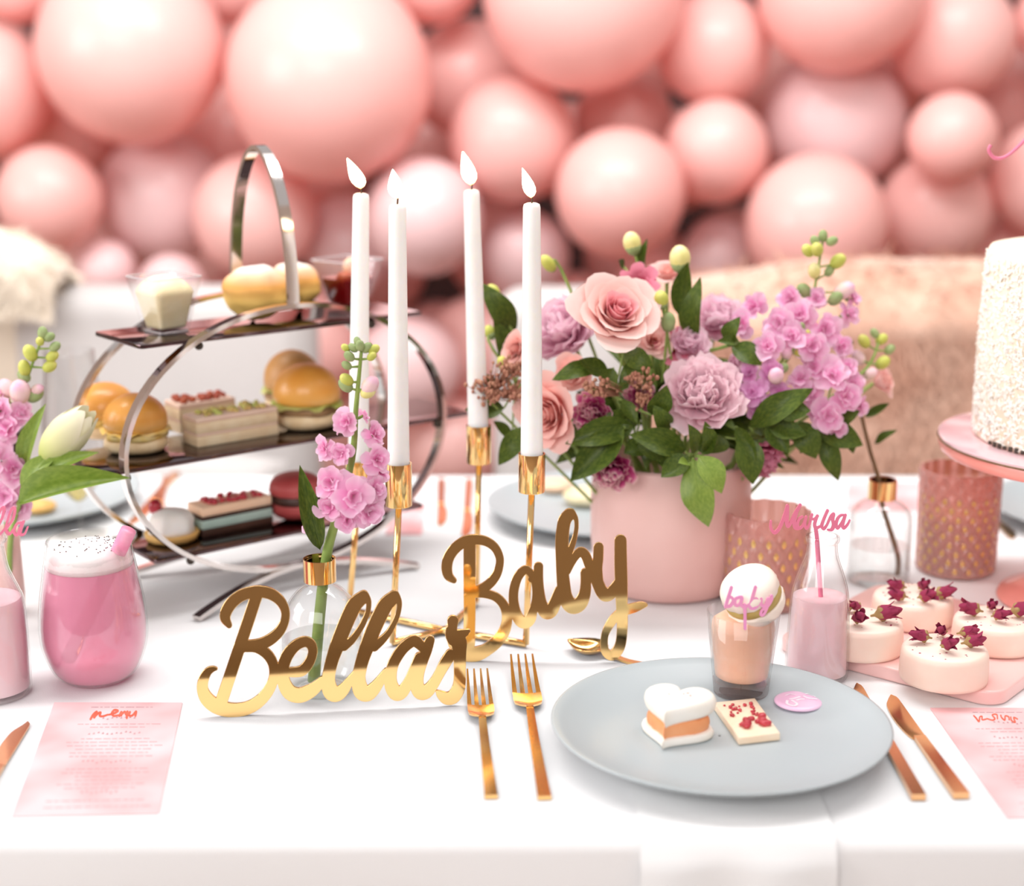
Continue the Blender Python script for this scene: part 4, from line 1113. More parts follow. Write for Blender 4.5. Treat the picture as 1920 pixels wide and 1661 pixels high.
# --- the bouquet
VC = G(1268, 1143) + V((0, .077, 0)); VR = .0785; VH = .135
vz = MB()
def vfn(r, z, a, k): return r * (1 + .012 * math.sin(2 * a + z * 30) + .008 * noise.noise(V((math.cos(a) * 2, math.sin(a) * 2, z * 25))))
vz.lathe([(VR * .60, 0), (VR * .80, .001), (VR * .90, .006), (VR * .96, .02), (VR * 1.0, .05), (VR * 1.01, .09), (VR * 1.0, VH - .004), (VR * .975, VH), (VR * .95, VH - .004), (VR * .94, .05), (VR * .80, .012), (VR * .2, .01)], 64, fn=vfn)
vo = vz.build('ceramic_vase', M_['vase']); vo.location = VC
tag(vo, 'round pink ceramic vase holding the large bouquet', 'vase')
def vb(): return VC + V((R.uniform(-.03, .03), R.uniform(-.03, .03), .03))
FLW = [
 ('rose', 'rose', 1155, 592, 86, 1.455, (.22, -.72, .62), 'large pale pink rose, the bouquet bloom facing the camera'),
 ('rose', 'coralrose', 1032, 775, 72, 1.46, (-.55, -.75, .05), 'coral pink rose low on the left behind the rightmost candle'),
 ('peony', 'peony', 1318, 735, 93, 1.445, (-.08, -.72, .55), 'full ruffled pale pink peony at the centre of the bouquet'),
 ('peony', 'peony_lilac', 1052, 612, 84, 1.53, (-.45, -.55, .6), 'soft lilac pink bloom behind the large rose'),
 ('peony', 'peony_lilac', 1350, 592, 62, 1.56, (.1, -.6, .8), 'pale lilac bloom at the back between the dark leaves'),
 ('carnation', 'carn', 1108, 775, 48, 1.455, (-.35, -.85, .1), 'magenta carnation with cream edges under the large rose'),
 ('carnation', 'carn', 1147, 886, 52, 1.45, (-.3, -.85, -.35), 'magenta carnation hanging over the left vase rim'),
 ('carnation', 'carn', 1200, 745, 36, 1.475, (-.1, -.9, .2), 'small magenta carnation beside the central peony'),
 ('carnation', 'carn_pink', 1435, 862, 56, 1.47, (.45, -.7, -.45), 'deep pink carnation hanging over the right vase rim'),
 ('lisianthus', 'lisi', 1200, 527, 40, 1.50, (-.1, -.8, .5), 'raspberry bloom with yellow eye above the large rose'),
 ('lisianthus', 'lisi', 1266, 648, 42, 1.50, (.2, -.8, .4), 'pink bloom between the rose and the central peony'),
 ('rose', 'paler', 1252, 515, 36, 1.55, (0, -.5, .8), 'pale blush rose at the back top of the bouquet'),
 ('rose', 'coralrose', 968, 655, 34, 1.50, (-.7, -.6, .3), 'half-hidden coral rosebud left of the rightmost candle'),
 ('peony', 'peony_lilac', 1295, 640, 44, 1.50, (.1, -.7, .6), 'small lilac pink bloom above the central peony'),
 ('rose', 'paler', 1225, 640, 40, 1.50, (0, -.8, .4), 'blush bloom filling the gap right under the large rose'),
 ('peony', 'peony_lilac', 1395, 690, 40, 1.50, (.3, -.7, .4), 'lilac pink bloom tucked right of the central peony'),
 ('rose', 'coralrose', 1075, 700, 38, 1.49, (-.3, -.8, .2), 'coral bloom tucked between the two large roses'),
 ('rose', 'paler', 1655, 715, 34, 1.58, (.8, -.4, .3), 'pale blush bloom at the far right tip of the bouquet'),
]
for nm, ty, px, py, r, Y, ax, lab in FLW: flower(nm, ty, px, py, r, Y, ax, lab, vb())
b0 = vb()
stock('stock_spike', 'tall lilac flower spike with green buds, top right of the bouquet', [b0, A(1400, 800, 1.53), A(1505, 620, 1.54), A(1543, 450, 1.55)],
      [(1500, 590, 38, 1.50), (1545, 620, 40, 1.50), (1462, 608, 38, 1.49), (1590, 590, 30, 1.53), (1415, 575, 34, 1.52), (1520, 650, 38, 1.48), (1440, 650, 36, 1.47), (1575, 650, 32, 1.50), (1598, 560, 22, 1.54), (1480, 560, 30, 1.52), (1390, 610, 32, 1.50), (1530, 560, 28, 1.53), (1485, 630, 34, 1.48)],
      [(1543, 442, 9, 1.55, 'g'), (1528, 452, 9, 1.545, 'g'), (1560, 452, 9, 1.545, 'g'), (1515, 470, 11, 1.54, 'y'), (1532, 468, 12, 1.53, 'y'), (1571, 490, 13, 1.55, 'y'), (1527, 508, 12, 1.54, 'c'), (1555, 508, 9, 1.55, 'g'), (1508, 545, 13, 1.54, 'g'), (1583, 545, 16, 1.54, 'p'), (1566, 560, 12, 1.53, 'g'), (1545, 440, 7, 1.56, 'g')])
b0 = vb()
stock('stock_spike', 'orchid pink flower spike leaning out right with pale buds', [b0, A(1420, 860, 1.49), A(1540, 760, 1.50), A(1625, 690, 1.53), A(1650, 632, 1.55)],
      [(1560, 705, 42, 1.47), (1525, 690, 36, 1.48), (1585, 745, 38, 1.47), (1550, 780, 40, 1.465), (1600, 720, 28, 1.49), (1515, 735, 34, 1.475), (1570, 800, 24, 1.47), (1610, 760, 24, 1.49), (1530, 770, 30, 1.47), (1500, 710, 30, 1.475), (1585, 690, 30, 1.49)],
      [(1620, 640, 11, 1.54, 'y'), (1653, 636, 10, 1.55, 'y'), (1668, 655, 9, 1.55, 'g'), (1640, 625, 8, 1.55, 'g'), (1655, 680, 12, 1.54, 'y'), (1632, 700, 11, 1.53, 'p'), (1610, 670, 12, 1.54, 'p')])
b0 = vb()
stock('stock_spike', 'violet pink flower spike right of the central peony', [b0, A(1400, 830, 1.49), A(1440, 720, 1.49), A(1505, 618, 1.50)],
      [(1412, 735, 34, 1.462), (1445, 700, 30, 1.468), (1425, 765, 32, 1.465), (1460, 740, 30, 1.47), (1405, 700, 24, 1.47)],
      [(1503, 612, 7, 1.49, 'g'), (1512, 625, 7, 1.49, 'y'), (1500, 660, 10, 1.48, 'y'), (1475, 662, 11, 1.48, 'p'), (1492, 640, 7, 1.49, 'g'), (1455, 705, 15, 1.455, 'p'), (1470, 690, 9, 1.47, 'g')], kind=FLORV)
# bud stems
def budstem(label, px, py, r, Y, kd, via=None, el=1.25):
    b0 = vb(); p = A(px, py, Y); t = thing('budding_flower', b0, label, 'flower bud', 'bud stems of the bouquet')
    m = A(*via) if via else b0.lerp(p, .6) + V((0, 0, .02))
    stem_tube(t, b0, [b0, m, p], .0017, .0013)
    mat = {'y': M_['budy'], 'c': M_['budcream'], 'g': M_['budgreen']}[kd]
    d = (p - m).normalized(); bud(t, b0, p, r * SC(p), d, mat, el=el)
    c = MB(); rr = r * SC(p); c.lathe([(rr * .2, -rr * 1.5), (rr * .7, -rr * 1.1), (rr * .95, -rr * .5), (rr * .8, -rr * .3)], 10); c.build('sepals', M_['budgreen'], t, M=TR(p - b0) @ frame(d))
    return t
budstem('round cream yellow bud, highest in the bouquet', 1185, 455, 17, 1.53, 'c')
budstem('round cream bud between the dark leaves', 1275, 484, 20, 1.52, 'c')
budstem('small yellow bud right of the raspberry bloom', 1240, 561, 14, 1.47, 'y')
budstem('green bud tucked right of the large rose', 1253, 604, 14, 1.47, 'g', el=1.5)
budstem('slender yellow green bud leaning left above the lilac bloom', 1028, 494, 12, 1.53, 'y', (1070, 545, 1.54), 1.7)
budstem('yellow bud at far left beside the third candle', 924, 549, 14, 1.54, 'y', (960, 620, 1.53))
budstem('small yellow bud low left behind the candles', 918, 622, 11, 1.53, 'y', (950, 690, 1.52))
budstem('small green bud above the rusty cluster', 943, 680, 11, 1.50, 'y', (965, 730, 1.50))
# foliage stems: (label, node px, leaves)
FOL = [
 ('dark leafy sprig standing up at the top of the bouquet', (1290, 660, 1.52), [((1298, 645), (1313, 520), 42, 1.50), ((1272, 590), (1290, 492), 40, 1.51), ((1206, 512), (1213, 448), 20, 1.53), ((1170, 500), (1160, 488), 18, 1.53), ((1365, 650), (1387, 594), 36, 1.47), ((1385, 640), (1345, 640), 20, 1.46), ((1372, 648), (1428, 685), 44, 1.465)]),
 ('dark leafy sprig at the left behind the candles', (965, 720, 1.50), [((965, 625), (902, 530), 46, 1.525), ((962, 700), (925, 600), 44, 1.52), ((975, 690), (940, 640), 34, 1.51), ((935, 745), (876, 700), 36, 1.475), ((945, 765), (872, 768), 40, 1.475), ((985, 800), (935, 872), 40, 1.47), ((960, 820), (925, 790), 24, 1.48), ((990, 700), (975, 640), 34, 1.5)]),
 ('dark leafy sprig below the large rose', (1150, 740, 1.48), [((1120, 690), (1035, 712), 34, 1.45), ((1140, 700), (1085, 675), 34, 1.45), ((1150, 690), (1130, 735), 34, 1.44), ((1170, 660), (1225, 690), 40, 1.45), ((1200, 680), (1160, 720), 30, 1.45), ((1222, 778), (1250, 722), 46, 1.43), ((1190, 800), (1150, 770), 40, 1.45), ((1205, 660), (1180, 720), 34, 1.45), ((1165, 750), (1195, 795), 26, 1.44)]),
 ('broad dark leaves spilling over the left vase rim', (1190, 820, 1.47), [((1170, 800), (1070, 902), 62, 1.43), ((1190, 800), (1060, 832), 52, 1.44), ((1200, 790), (1110, 800), 40, 1.45), ((1215, 830), (1170, 850), 40, 1.44), ((1195, 830), (1260, 868), 50, 1.435), ((1255, 805), (1225, 760), 34, 1.43), ((1230, 850), (1290, 880), 46, 1.44)]),
 ('green leafy tip hanging down over the front of the vase', (1297, 850, 1.435), [((1300, 860), (1328, 988), 62, 1.405), ((1310, 855), (1353, 925), 54, 1.40), ((1292, 855), (1240, 895), 44, 1.41), ((1300, 850), (1290, 795), 34, 1.41), ((1285, 845), (1180, 815), 50, 1.425), ((1310, 845), (1345, 815), 40, 1.42), ((1325, 850), (1322, 790), 34, 1.42), ((1292, 870), (1272, 868), 22, 1.40)]),
 ('dark leaves under the pink flowers, right of the vase', (1430, 820, 1.48), [((1405, 800), (1525, 728), 48, 1.445), ((1440, 800), (1512, 815), 44, 1.445), ((1390, 815), (1412, 908), 54, 1.43), ((1440, 790), (1478, 850), 40, 1.445), ((1380, 800), (1418, 865), 30, 1.43), ((1500, 790), (1530, 860), 50, 1.46), ((1360, 820), (1330, 850), 40, 1.44), ((1455, 770), (1520, 770), 44, 1.45)]),
 ('dark leaves drooping at the far right of the bouquet', (1540, 810, 1.50), [((1530, 800), (1618, 835), 50, 1.475), ((1560, 800), (1612, 770), 36, 1.48), ((1545, 805), (1572, 902), 38, 1.475), ((1520, 800), (1500, 850), 40, 1.475), ((1580, 800), (1600, 850), 30, 1.48), ((1575, 650), (1600, 640), 30, 1.53)]),
]
for lab, nd, lvs in FOL:
    b0 = vb(); n = A(*nd); t = thing('foliage_sprig', b0, lab, 'foliage', 'foliage sprigs of the bouquet')
    stem_tube(t, b0, [b0, b0.lerp(n, .6) + V((0, 0, .012)), n], .002, .0016)
    for k, (a, c, wd, Y) in enumerate(lvs):
        p0 = A(*a, Y + .012); p1 = A(*c, Y)
        tw = MB(); tw.tube([n - b0, n.lerp(p0, .6) + V((0, .004, -.003)) - b0, p0 - b0], .0010, 6); tw.build('twig', M_['stem'], t)
        lt = lab.startswith('green')
        leaf(t, b0, p0, p1, wd * SC(p0) * 1.05, up=(R.uniform(-.35, .35), -.8, .5 + R.uniform(-.3, .3)), light=lt and k in (0, 1, 7))
b0 = vb(); t = thing('foliage_sprig', b0, 'dense dark leaves filling the inside of the bouquet', 'foliage', 'foliage sprigs of the bouquet')
n = VC + V((0, 0, VH + .03)); stem_tube(t, b0, [b0, n], .002, .0016)
for k in range(60):
    az = R.uniform(0, 6.283); el = R.uniform(-.35, 1.0)
    d = V((math.cos(az) * math.cos(el) * 1.25, math.sin(az) * math.cos(el) * .85, math.sin(el)))
    p0 = n + d * R.uniform(.03, .055); p1 = n + d * R.uniform(.085, .115) + V((0, 0, -.012))
    leaf(t, b0, p0, p1, R.uniform(.020, .030), up=(R.uniform(-.4, .4), -.5, .6))
# rusty clusters of tiny buds
def cluster(label, spots, Y):
    b0 = vb(); n = A(spots[0][0], spots[0][1] + 30, Y + .02); t = thing('rusty_sprig', b0, label, 'foliage')
    stem_tube(t, b0, [b0, b0.lerp(n, .6), n], .0016, .0012)
    for px, py, r in spots:
        b = MB(); p = A(px, py, Y); k = SC(p)
        for _ in range(46):
            d = V((R.gauss(0, 1), R.gauss(0, 1) * .6, R.gauss(0, .75))) * .5 * r * k
            q = p + d - b0; rr = R.uniform(2.6, 4.6) * k
            b.ball(q, (rr, rr, rr * 1.2), 6, 5)
            b.tube([n - b0 + (q - n + b0) * .55, q], .0004, 3)
        o = b.build('flower_buds', M_['berry'], t); o['kind'] = 'stuff'
cluster('rusty brown bud clusters at the left between two candles', [(915, 720, 30), (955, 690, 22), (970, 735, 24), (925, 740, 20)], 1.462)
cluster('rusty brown bud clusters left of the central peony', [(1200, 715, 28), (1120, 728, 26), (1210, 752, 16)], 1.438)

# --- round bud vase with a single stock spike, between the name sign and the candles
def bottle_vase(name, px, py, prof_px, neck_px, label, water=None):
    """prof_px: (radius, height) in photo pixels at its base"""
    p = G(px, py); k = SC(p); t = thing(name, p, label, 'vase')
    pr = [(max(r, .4) * k, h * k) for r, h in smooth_path(prof_px, 4)]
    wall = .0016
    inn = [(max(r - wall, .0005), h + (wall * 1.6 if i < 4 else 0)) for i, (r, h) in enumerate(pr)]
    b = MB(); b.lathe(pr + inn[::-1], 40); b.build('glass_body', M_['glass'], t, auto=50)
    if water:
        wp = [(max(r - .0006, .0004), h) for r, h in inn if h < water * k]
        b = MB(); b.lathe(wp, 36); b.build('water', M_['water'], t, auto=50)
    r0, h0, h1 = neck_px
    b = MB(); b.lathe([(r0 * k, h0 * k), (r0 * k * 1.02, h0 * k), (r0 * k * 1.02, h1 * k), (r0 * k * .93, h1 * k), (r0 * k * .93, h0 * k)], 36)
    b.build('gold_collar', M_['brass'], t, auto=40)
    return t, p, k
BV, BP, BK = bottle_vase('bud_vase', 606, 1290, [(.5, 0), (52, 0), (66, 8), (75, 40), (78, 90), (74, 130), (62, 168), (44, 192), (28, 204), (26, 212), (26, 250)], (29.5, 212, 255), 'round clear glass bud vase with gold collar behind the name sign', 110)
yv = BP.y
s0 = BP + V((-.008, 0, .006))
SY = yv - .004
stock('stock_spike', 'orchid pink flower spike in the round bud vase, buds on top', [s0, BP + V((.004, 0, .105)), A(628, 980, SY), A(660, 860, SY), A(668, 760, SY), A(678, 655, SY)],
      [(650, 790, 34, SY - .012), (612, 842, 34, SY - .008), (700, 815, 34, SY - .004), (704, 862, 40, SY - .012), (640, 850, 28, SY - .014), (622, 905, 42, SY - .018), (662, 930, 50, SY - .028), (700, 915, 34, SY - .014), (620, 950, 36, SY - .016), (690, 960, 36, SY - .018), (650, 975, 30, SY - .02), (712, 885, 26, SY), (582, 985, 22, SY), (640, 800, 24, SY + .01), (680, 780, 22, SY + .006)],
      [(662, 652, 8, SY, 'g'), (675, 648, 9, SY - .004, 'g'), (688, 652, 9, SY, 'g'), (701, 655, 9, SY, 'y'), (697, 668, 8, SY - .003, 'y'), (648, 652, 7, SY, 'y'), (655, 668, 9, SY - .003, 'g'), (650, 685, 8, SY, 'g'), (650, 712, 11, SY - .002, 'y'), (648, 722, 12, SY, 'g'), (694, 722, 15, SY - .004, 'p'), (690, 735, 12, SY - .003, 'c'), (670, 640, 7, SY + .003, 'g')],
      [(A(600, 1030, SY), A(562, 872, SY - .01), 40 * BK, False)], r0=.0052)
# --- right bud vase with a bare twig
RV, RP, RK = bottle_vase('bud_vase', 1645, 1088, [(.5, 0), (50, 0), (57, 5), (58, 30), (58, 110), (54, 135), (40, 150), (26, 158), (23, 164), (23, 196)], (25.5, 160, 195), 'straight clear glass bud vase with gold collar, holding a twig', 90)
TY = RP.y
t = thing('leafy_twig', RP + V((.02, 0, .006)), 'bare brown twig with two small leaves in the right bud vase', 'twig')
r0 = t.location.copy()
stem_tube(t, r0, [r0, A(1683, 1040, TY), A(1655, 950, TY), A(1648, 900, TY), A(1630, 840, TY), A(1612, 765, TY)], .0030, .0017, M_['bark'])
for a, c, wd in (((1622, 782), (1668, 756), 18), ((1640, 832), (1682, 806), 16), ((1612, 770), (1600, 745), 14)):
    leaf(t, r0, A(*a, TY), A(*c, TY - .01), wd * RK)
# --- left posy: stock, white tulip and long leaves in a small pink vase
LVP = G(15, 1150); lk = SC(LVP)
vz = MB(); vz.lathe([(22 * lk, 0), (30 * lk, 2 * lk), (34 * lk, 40 * lk), (33 * lk, 110 * lk), (31 * lk, 165 * lk), (28 * lk, 165 * lk), (29 * lk, 60 * lk), (24 * lk, 6 * lk), (1 * lk, 5 * lk)], 36)
o = vz.build('posy_vase', M_['vase']); o.location = LVP; tag(o, 'small pink vase behind the milk bottle at the left edge', 'vase')
LY = LVP.y
s0 = LVP + V((0, 0, .01))
stock('stock_spike', 'orchid pink flower spike at the left edge, yellow buds on top', [s0, A(12, 1000, LY), A(15, 880, LY), A(35, 760, LY), A(80, 630, LY)],
      [(15, 800, 36, LY - .015), (40, 775, 30, LY - .01), (0, 770, 34, LY - .01), (25, 880, 40, LY - .02), (-10, 860, 40, LY - .02), (10, 930, 42, LY - .022), (30, 950, 34, LY - .018), (-20, 930, 40, LY - .01), (45, 830, 14, LY - .01), (5, 735, 22, LY)],
      [(80, 625, 10, LY, 'g'), (92, 632, 9, LY, 'g'), (103, 650, 9, LY, 'g'), (75, 640, 8, LY - .003, 'y'), (57, 662, 13, LY, 'y'), (46, 690, 12, LY, 'y'), (45, 705, 11, LY + .002, 'g'), (98, 668, 10, LY, 'y'), (93, 687, 11, LY, 'y'), (65, 740, 14, LY, 'g'), (70, 730, 10, LY - .003, 'p'), (38, 735, 20, LY - .006, 'p'), (6, 748, 11, LY, 'y'), (5, 772, 12, LY, 'g'), (14, 728, 15, LY, 'p')])
tp = LVP + V((.004, -.004, .01))
t = thing('tulip', tp, 'closed white green tulip leaning right at the left edge', 'flower')
c0 = A(82, 860, LY - .03); c1 = A(165, 775, LY - .035)
stem_tube(t, tp, [tp, A(20, 1010, LY - .02), A(45, 920, LY - .03), c0], .0028, .0026)
ax = c1 - c0; TL = ax.length
def trf(v): return .29 * math.sin(math.pi * (.10 + .74 * v ** .85))
tulm = [petal_rev(0, 0, 1, 0, 1.15 if q < 3 else 1.0, .008, q, rfn=(lambda v, q=q: trf(v) * (1.0 if q < 3 else .94)), tip=.42, nu=8, nv=10).mesh('petal', M_['tulip']) for q in range(6)]
for q in range(6): link('petal', tulm[q], t, TR(c0 - tp) @ frame(ax) @ RZ(q * 2.094 + (1.05 if q > 2 else 0)) @ SCM((TL, TL, TL * 1.05)))
LONG = leaf_mesh(M_['leaflight'], 1, .22, .06, 14, 6, peak=.38)
for a, c, wd, yy in (((35, 945), (243, 896), 60, -.045), ((45, 890), (86, 757), 36, -.01), ((60, 905), (185, 848), 34, -.035), ((40, 920), (110, 850), 44, -.03), ((70, 905), (105, 880), 40, -.02)):
    leaf(t, tp, A(*a, LY + yy), A(*c, LY + yy - .01), wd * lk, mesh=LONG if wd > 50 else None, light=True)
# ------------------------------------------------------------------ place setting
PH = .020                                           # rim height of the plates
def plate(px, py, rpx, label, group='grey dinner plates'):
    p = G(px, py, PH); r = rpx * SC(p); p = V((p.x, p.y, T))
    b = MB()
    pr = [(.001, .002), (r * .50, .002), (r * .52, .0005), (r * .56, .0005), (r * .60, .004), (r * .80, .0085), (r * .95, .0150), (r * .995, PH - .0012), (r, PH), (r * .985, PH + .0004),
          (r * .93, .0172), (r * .82, .0112), (r * .72, .0078), (r * .64, .0068), (r * .5, .0065), (.001, .0062)]
    b.lathe(pr, 96, cap0=False, cap1=False)
    o = b.build('dinner_plate', M_['plate']); o.location = p + V((0, 0, .0004))
    tag(o, label, 'plate', group); return o, p, r
NAPZ = .0022
PL, PP, PR = plate(1350, 1354, 317, 'large pale grey plate in the foreground holding the sweets')
PL.location.z += NAPZ
PTOP = .0072 + NAPZ
# napkin under the plate, falling over the front edge
b = MB(); xa, xb = G(1192, 1520).x, G(1548, 1520).x; vs = []; fs = []
pth = [(1.30, T + NAPZ), (1.1, T + NAPZ), (1.03, T + NAPZ), (TY0 - .004, T + NAPZ - .0006), (TY0 - .0135, T - .004), (TY0 - .0185, T - .014)] + [(TY0 - .0215 - .006 * k, T - .02 - .06 * k) for k in range(4)]
pth = [(max(y, TY0 - .0215), z) for y, z in pth]
n = 16
for i in range(n + 1):
    for k, (y, z) in enumerate(pth): vs.append((lerp(xa, xb, i / n), y - (.0026 + .002 * math.sin(i * .7)) * (k > 5), z))
m = len(pth)
fs = [(i * m + k, i * m + k + 1, (i + 1) * m + k + 1, (i + 1) * m + k) for i in range(n) for k in range(m - 1)]
b.add(vs, fs); o2 = len(vs); b.add([(x, y + (.0016 if k % m > 4 else 0), z - (.0018 if k % m <= 4 else 0)) for k, (x, y, z) in enumerate(vs)], [tuple(reversed(q)) for q in fs])
tag(b.build('napkin', M_['napkin']), 'white folded napkin under the grey plate, falling over the table edge', 'napkin')

def cutlery_M(p_end, p_tip):
    y = (p_tip - p_end); L = y.length; y.normalize(); x = y.cross(V((0, 0, 1))).normalized(); z = x.cross(y)
    Mx = Matrix((x, y, z)).transposed().to_4x4(); Mx.translation = p_end; return Mx, L
def handle_mesh(L, w0, w1, th, zf):
    b = MB(); n = 14; vs = []; fs = []
    for i in range(n + 1):
        y = L * i / n; w_ = lerp(w0, w1, (i / n) ** .8) / 2; z = zf(i / n); h = lerp(th, th * .75, i / n)
        vs += [(-w_, y, z), (w_, y, z), (w_, y, z + h), (-w_, y, z + h)]
    for i in range(n):
        o = i * 4
        for k in range(4): fs.append((o + k, o + (k + 1) % 4, o + 4 + (k + 1) % 4, o + 4 + k))
    fs += [(3, 2, 1, 0), (n * 4, n * 4 + 1, n * 4 + 2, n * 4 + 3)]
    return b.add(vs, fs)
def sheet(rows, th):
    """rows: list of lists of points (top face); thickened downwards"""
    b = MB(); m = len(rows[0]); n = len(rows); top = [V(p) for r_ in rows for p in r_]; bot = [p - V((0, 0, th)) for p in top]
    fs = [(i * m + k, i * m + k + 1, (i + 1) * m + k + 1, (i + 1) * m + k) for i in range(n - 1) for k in range(m - 1)]
    N = n * m
    f2 = [tuple(N + i for i in reversed(q)) for q in fs]
    edge = [i for i in range(m)] + [i * m + m - 1 for i in range(1, n)] + [(n - 1) * m + k for k in range(m - 2, -1, -1)] + [i * m for i in range(n - 2, 0, -1)]
    f3 = [(edge[i], edge[i - 1], N + edge[i - 1], N + edge[i]) for i in range(len(edge))]
    return b.add(top + bot, fs + f2 + f3)
def fork(pe, pt, w_end, w_head, label):
    Mx, L = cutlery_M(G(*pe), G(*pt)); t = thing('fork', (0, 0, 0), label, 'fork', 'gold forks', M=Mx)
    k = SC(G(*pe)); we, wh = w_end * k, w_head * k
    Lh = L * .60
    handle_mesh(Lh, we, we * .62, .0034, lambda q: .0003 + .006 * max(0, (q - .45) / .55) ** 2).build('handle', M_['goldcut'], t, auto=40)
    rows = []
    for q, wv, z in ((0, .22, .0088), (.10, .30, .0078), (.25, .62, .0062), (.42, .92, .0050), (.62, 1.0, .0046), (1.0, 1.0, .0050)):
        y = lerp(Lh - .002, L * .74, q); rows.append([(u * wh / 2 * wv, y, z + .0012 * abs(u) ** 2) for u in (-1, -.75, -.5, -.25, 0, .25, .5, .75, 1)])
    hd = sheet(rows, .0016).build('head', M_['goldcut'], t, auto=50)
    tw = wh * .165
    for i in range(4):
        x = (i - 1.5) * (wh - tw) / 3; rr = []
        for q in range(8):
            f_ = q / 7; y = lerp(L * .735, L, f_); z = .0050 + .0095 * f_ ** 1.6; w_ = tw * (1 - .62 * f_ ** 1.4) / 2
            xx = x * (1 - .06 * f_)
            rr.append([(xx - w_, y, z), (xx + w_, y, z)])
        sheet(rr, .0016).build('tine', M_['goldcut'], hd, auto=50)
    return t
fork((921, 1499), (895, 1283), 25, 56, 'gold fork nearest the name sign, left of the pair')
fork((1021, 1501), (978, 1255), 26, 62, 'gold fork beside the grey plate, right of the pair')
def knife(pe, pt, w_end, label, group='rose gold knives', mat='copper'):
    Mx, L = cutlery_M(G(*pe), G(*pt)); t = thing('table_knife', (0, 0, 0), label, 'knife', group, M=Mx)
    k = SC(G(*pe)); we = w_end * k
    handle_mesh(L * .55, we, we * .78, .0052, lambda q: .0003).build('handle', M_[mat], t, auto=40)
    out = []
    n = 18
    for i in range(n + 1):
        f_ = i / n; y = lerp(L * .55, L, f_)
        r_ = we * .42 * (1 if f_ < .86 else .25 + .75 * math.sqrt(max(0, 1 - ((f_ - .86) / .14) ** 2)))
        l_ = -we * (.46 + .38 * math.sin(math.pi * min(1, f_ * 1.1)) ** .7) * (1 if f_ < .75 else max(0, 1 - ((f_ - .75) / .25) ** 2.2))
        out.append([(l_, y, .0016), (lerp(l_, r_, .5), y, .0026), (r_, y, .0030)])
    bl = sheet(out, .0014); bl.build('blade', M_[mat], t, auto=50)
    return t
knife((1802, 1499), (1668, 1308), 30, 'rose gold knife right of the plate, nearer the menu')
knife((1722, 1502), (1604, 1286), 27, 'rose gold knife half under the plate rim')
knife((-75, 1560), (50, 1358), 30, 'rose gold knife pointing in at the left edge', mat='copper')
def spoon(pe, pt, label):
    Mx, L = cutlery_M(G(*pe), G(*pt)); t = thing('dessert_spoon', (0, 0, 0), label, 'spoon', M=Mx)
    handle_mesh(L * .66, .010, .005, .0024, lambda q: .0004 + .0075 * max(0, (q - .6) / .4) ** 2).build('handle', M_['goldcut'], t, auto=40)
    rows = []; n = 14
    for i in range(n + 1):
        f_ = i / n; y = lerp(L * .64, L, f_); w_ = .0165 * math.sin(math.pi * min(.985, max(.10, f_ * .9 + .08)) ** .85)
        dep = .0085 * math.sin(math.pi * min(1, f_ * .95 + .03)) ** .8
        zr = lerp(.0092, .0098, f_)
        rows.append([(u * w_, y, zr - dep * (1 - u * u)) for u in [q / 5 - 1 for q in range(11)]])
    sheet(rows, .001).build('bowl', M_['goldcut'], t)
    return t
spoon((1262, 1262), (1064, 1217), 'gold spoon lying behind the grey plate')

# --- sweets on the plate
def on_plate(px, py): p = G(px, py, PTOP); return p
M_['mousse'] = pm('peach_mousse', (.97, .54, .38), .5, sss=.2, sscale=.005, var=(.98, .60, .44), vscale=26, bump=.25, bscale=90)
M_['macshell'] = pm('cream_macaron_shell', (.93, .80, .70), .45, var=(.94, .83, .74), vscale=30)
M_['macfill'] = pm('olive_cream', (.50, .36, .10), .5, var=(.55, .41, .14), vscale=40)
p = on_plate(1389, 1297); k = SC(p); 
t = thing('mousse_glass', p, 'small glass of peach mousse at the back of the plate', 'dessert glass')
r0, r1, H = 51 * k, 68 * k, 160 * k
b = MB(); b.lathe([(r0 * .90, 0), (r0, .0008), (lerp(r0, r1, .16), H * .16), (lerp(r0, r1, .17) * .90, H * .165), (.0005, H * .15), (.0005, .0012), (r0 * .8, .0012)], 40); b.build('base', M_['thickglass'], t, auto=40)
b = MB(); b.lathe([(lerp(r0, r1, .16), H * .16), (r1, H), (r1 - .0007, H + .0004), (r1 - .0014, H), (lerp(r0, r1, .17) - .0014, H * .17)], 44, cap0=False, cap1=False); b.build('wall', M_['glass'], t)
def mfn(r, z, a, q): return r * (1 + .012 * noise.noise(V((math.cos(a) * 2.5, math.sin(a) * 2.5, z * 120))))
b = MB(); pr = [(lerp(r0, r1, .20) * .80, H * .20), (lerp(r0, r1, .23) - .0024, H * .225)] + [(lerp(r0, r1, q) - .0024, H * q) for q in (.3, .4, .5, .6, .7, .8)] + [(r1 * .84, H * .88), (r1 * .62, H * .95), (r1 * .3, H * .98), (.0004, H)]
b.lathe(pr, 44, fn=mfn); b.build('mousse', M_['mousse'], t)
mp = A(1411, 1117, p.y - .004); mr = 57 * SC(mp)
macaron('macaron', TR(mp) @ frame((-.42, -.34, .84)), mr, mr * 1.75, M_['macshell'], M_['macfill'], 'cream macaron perched on the peach mousse')
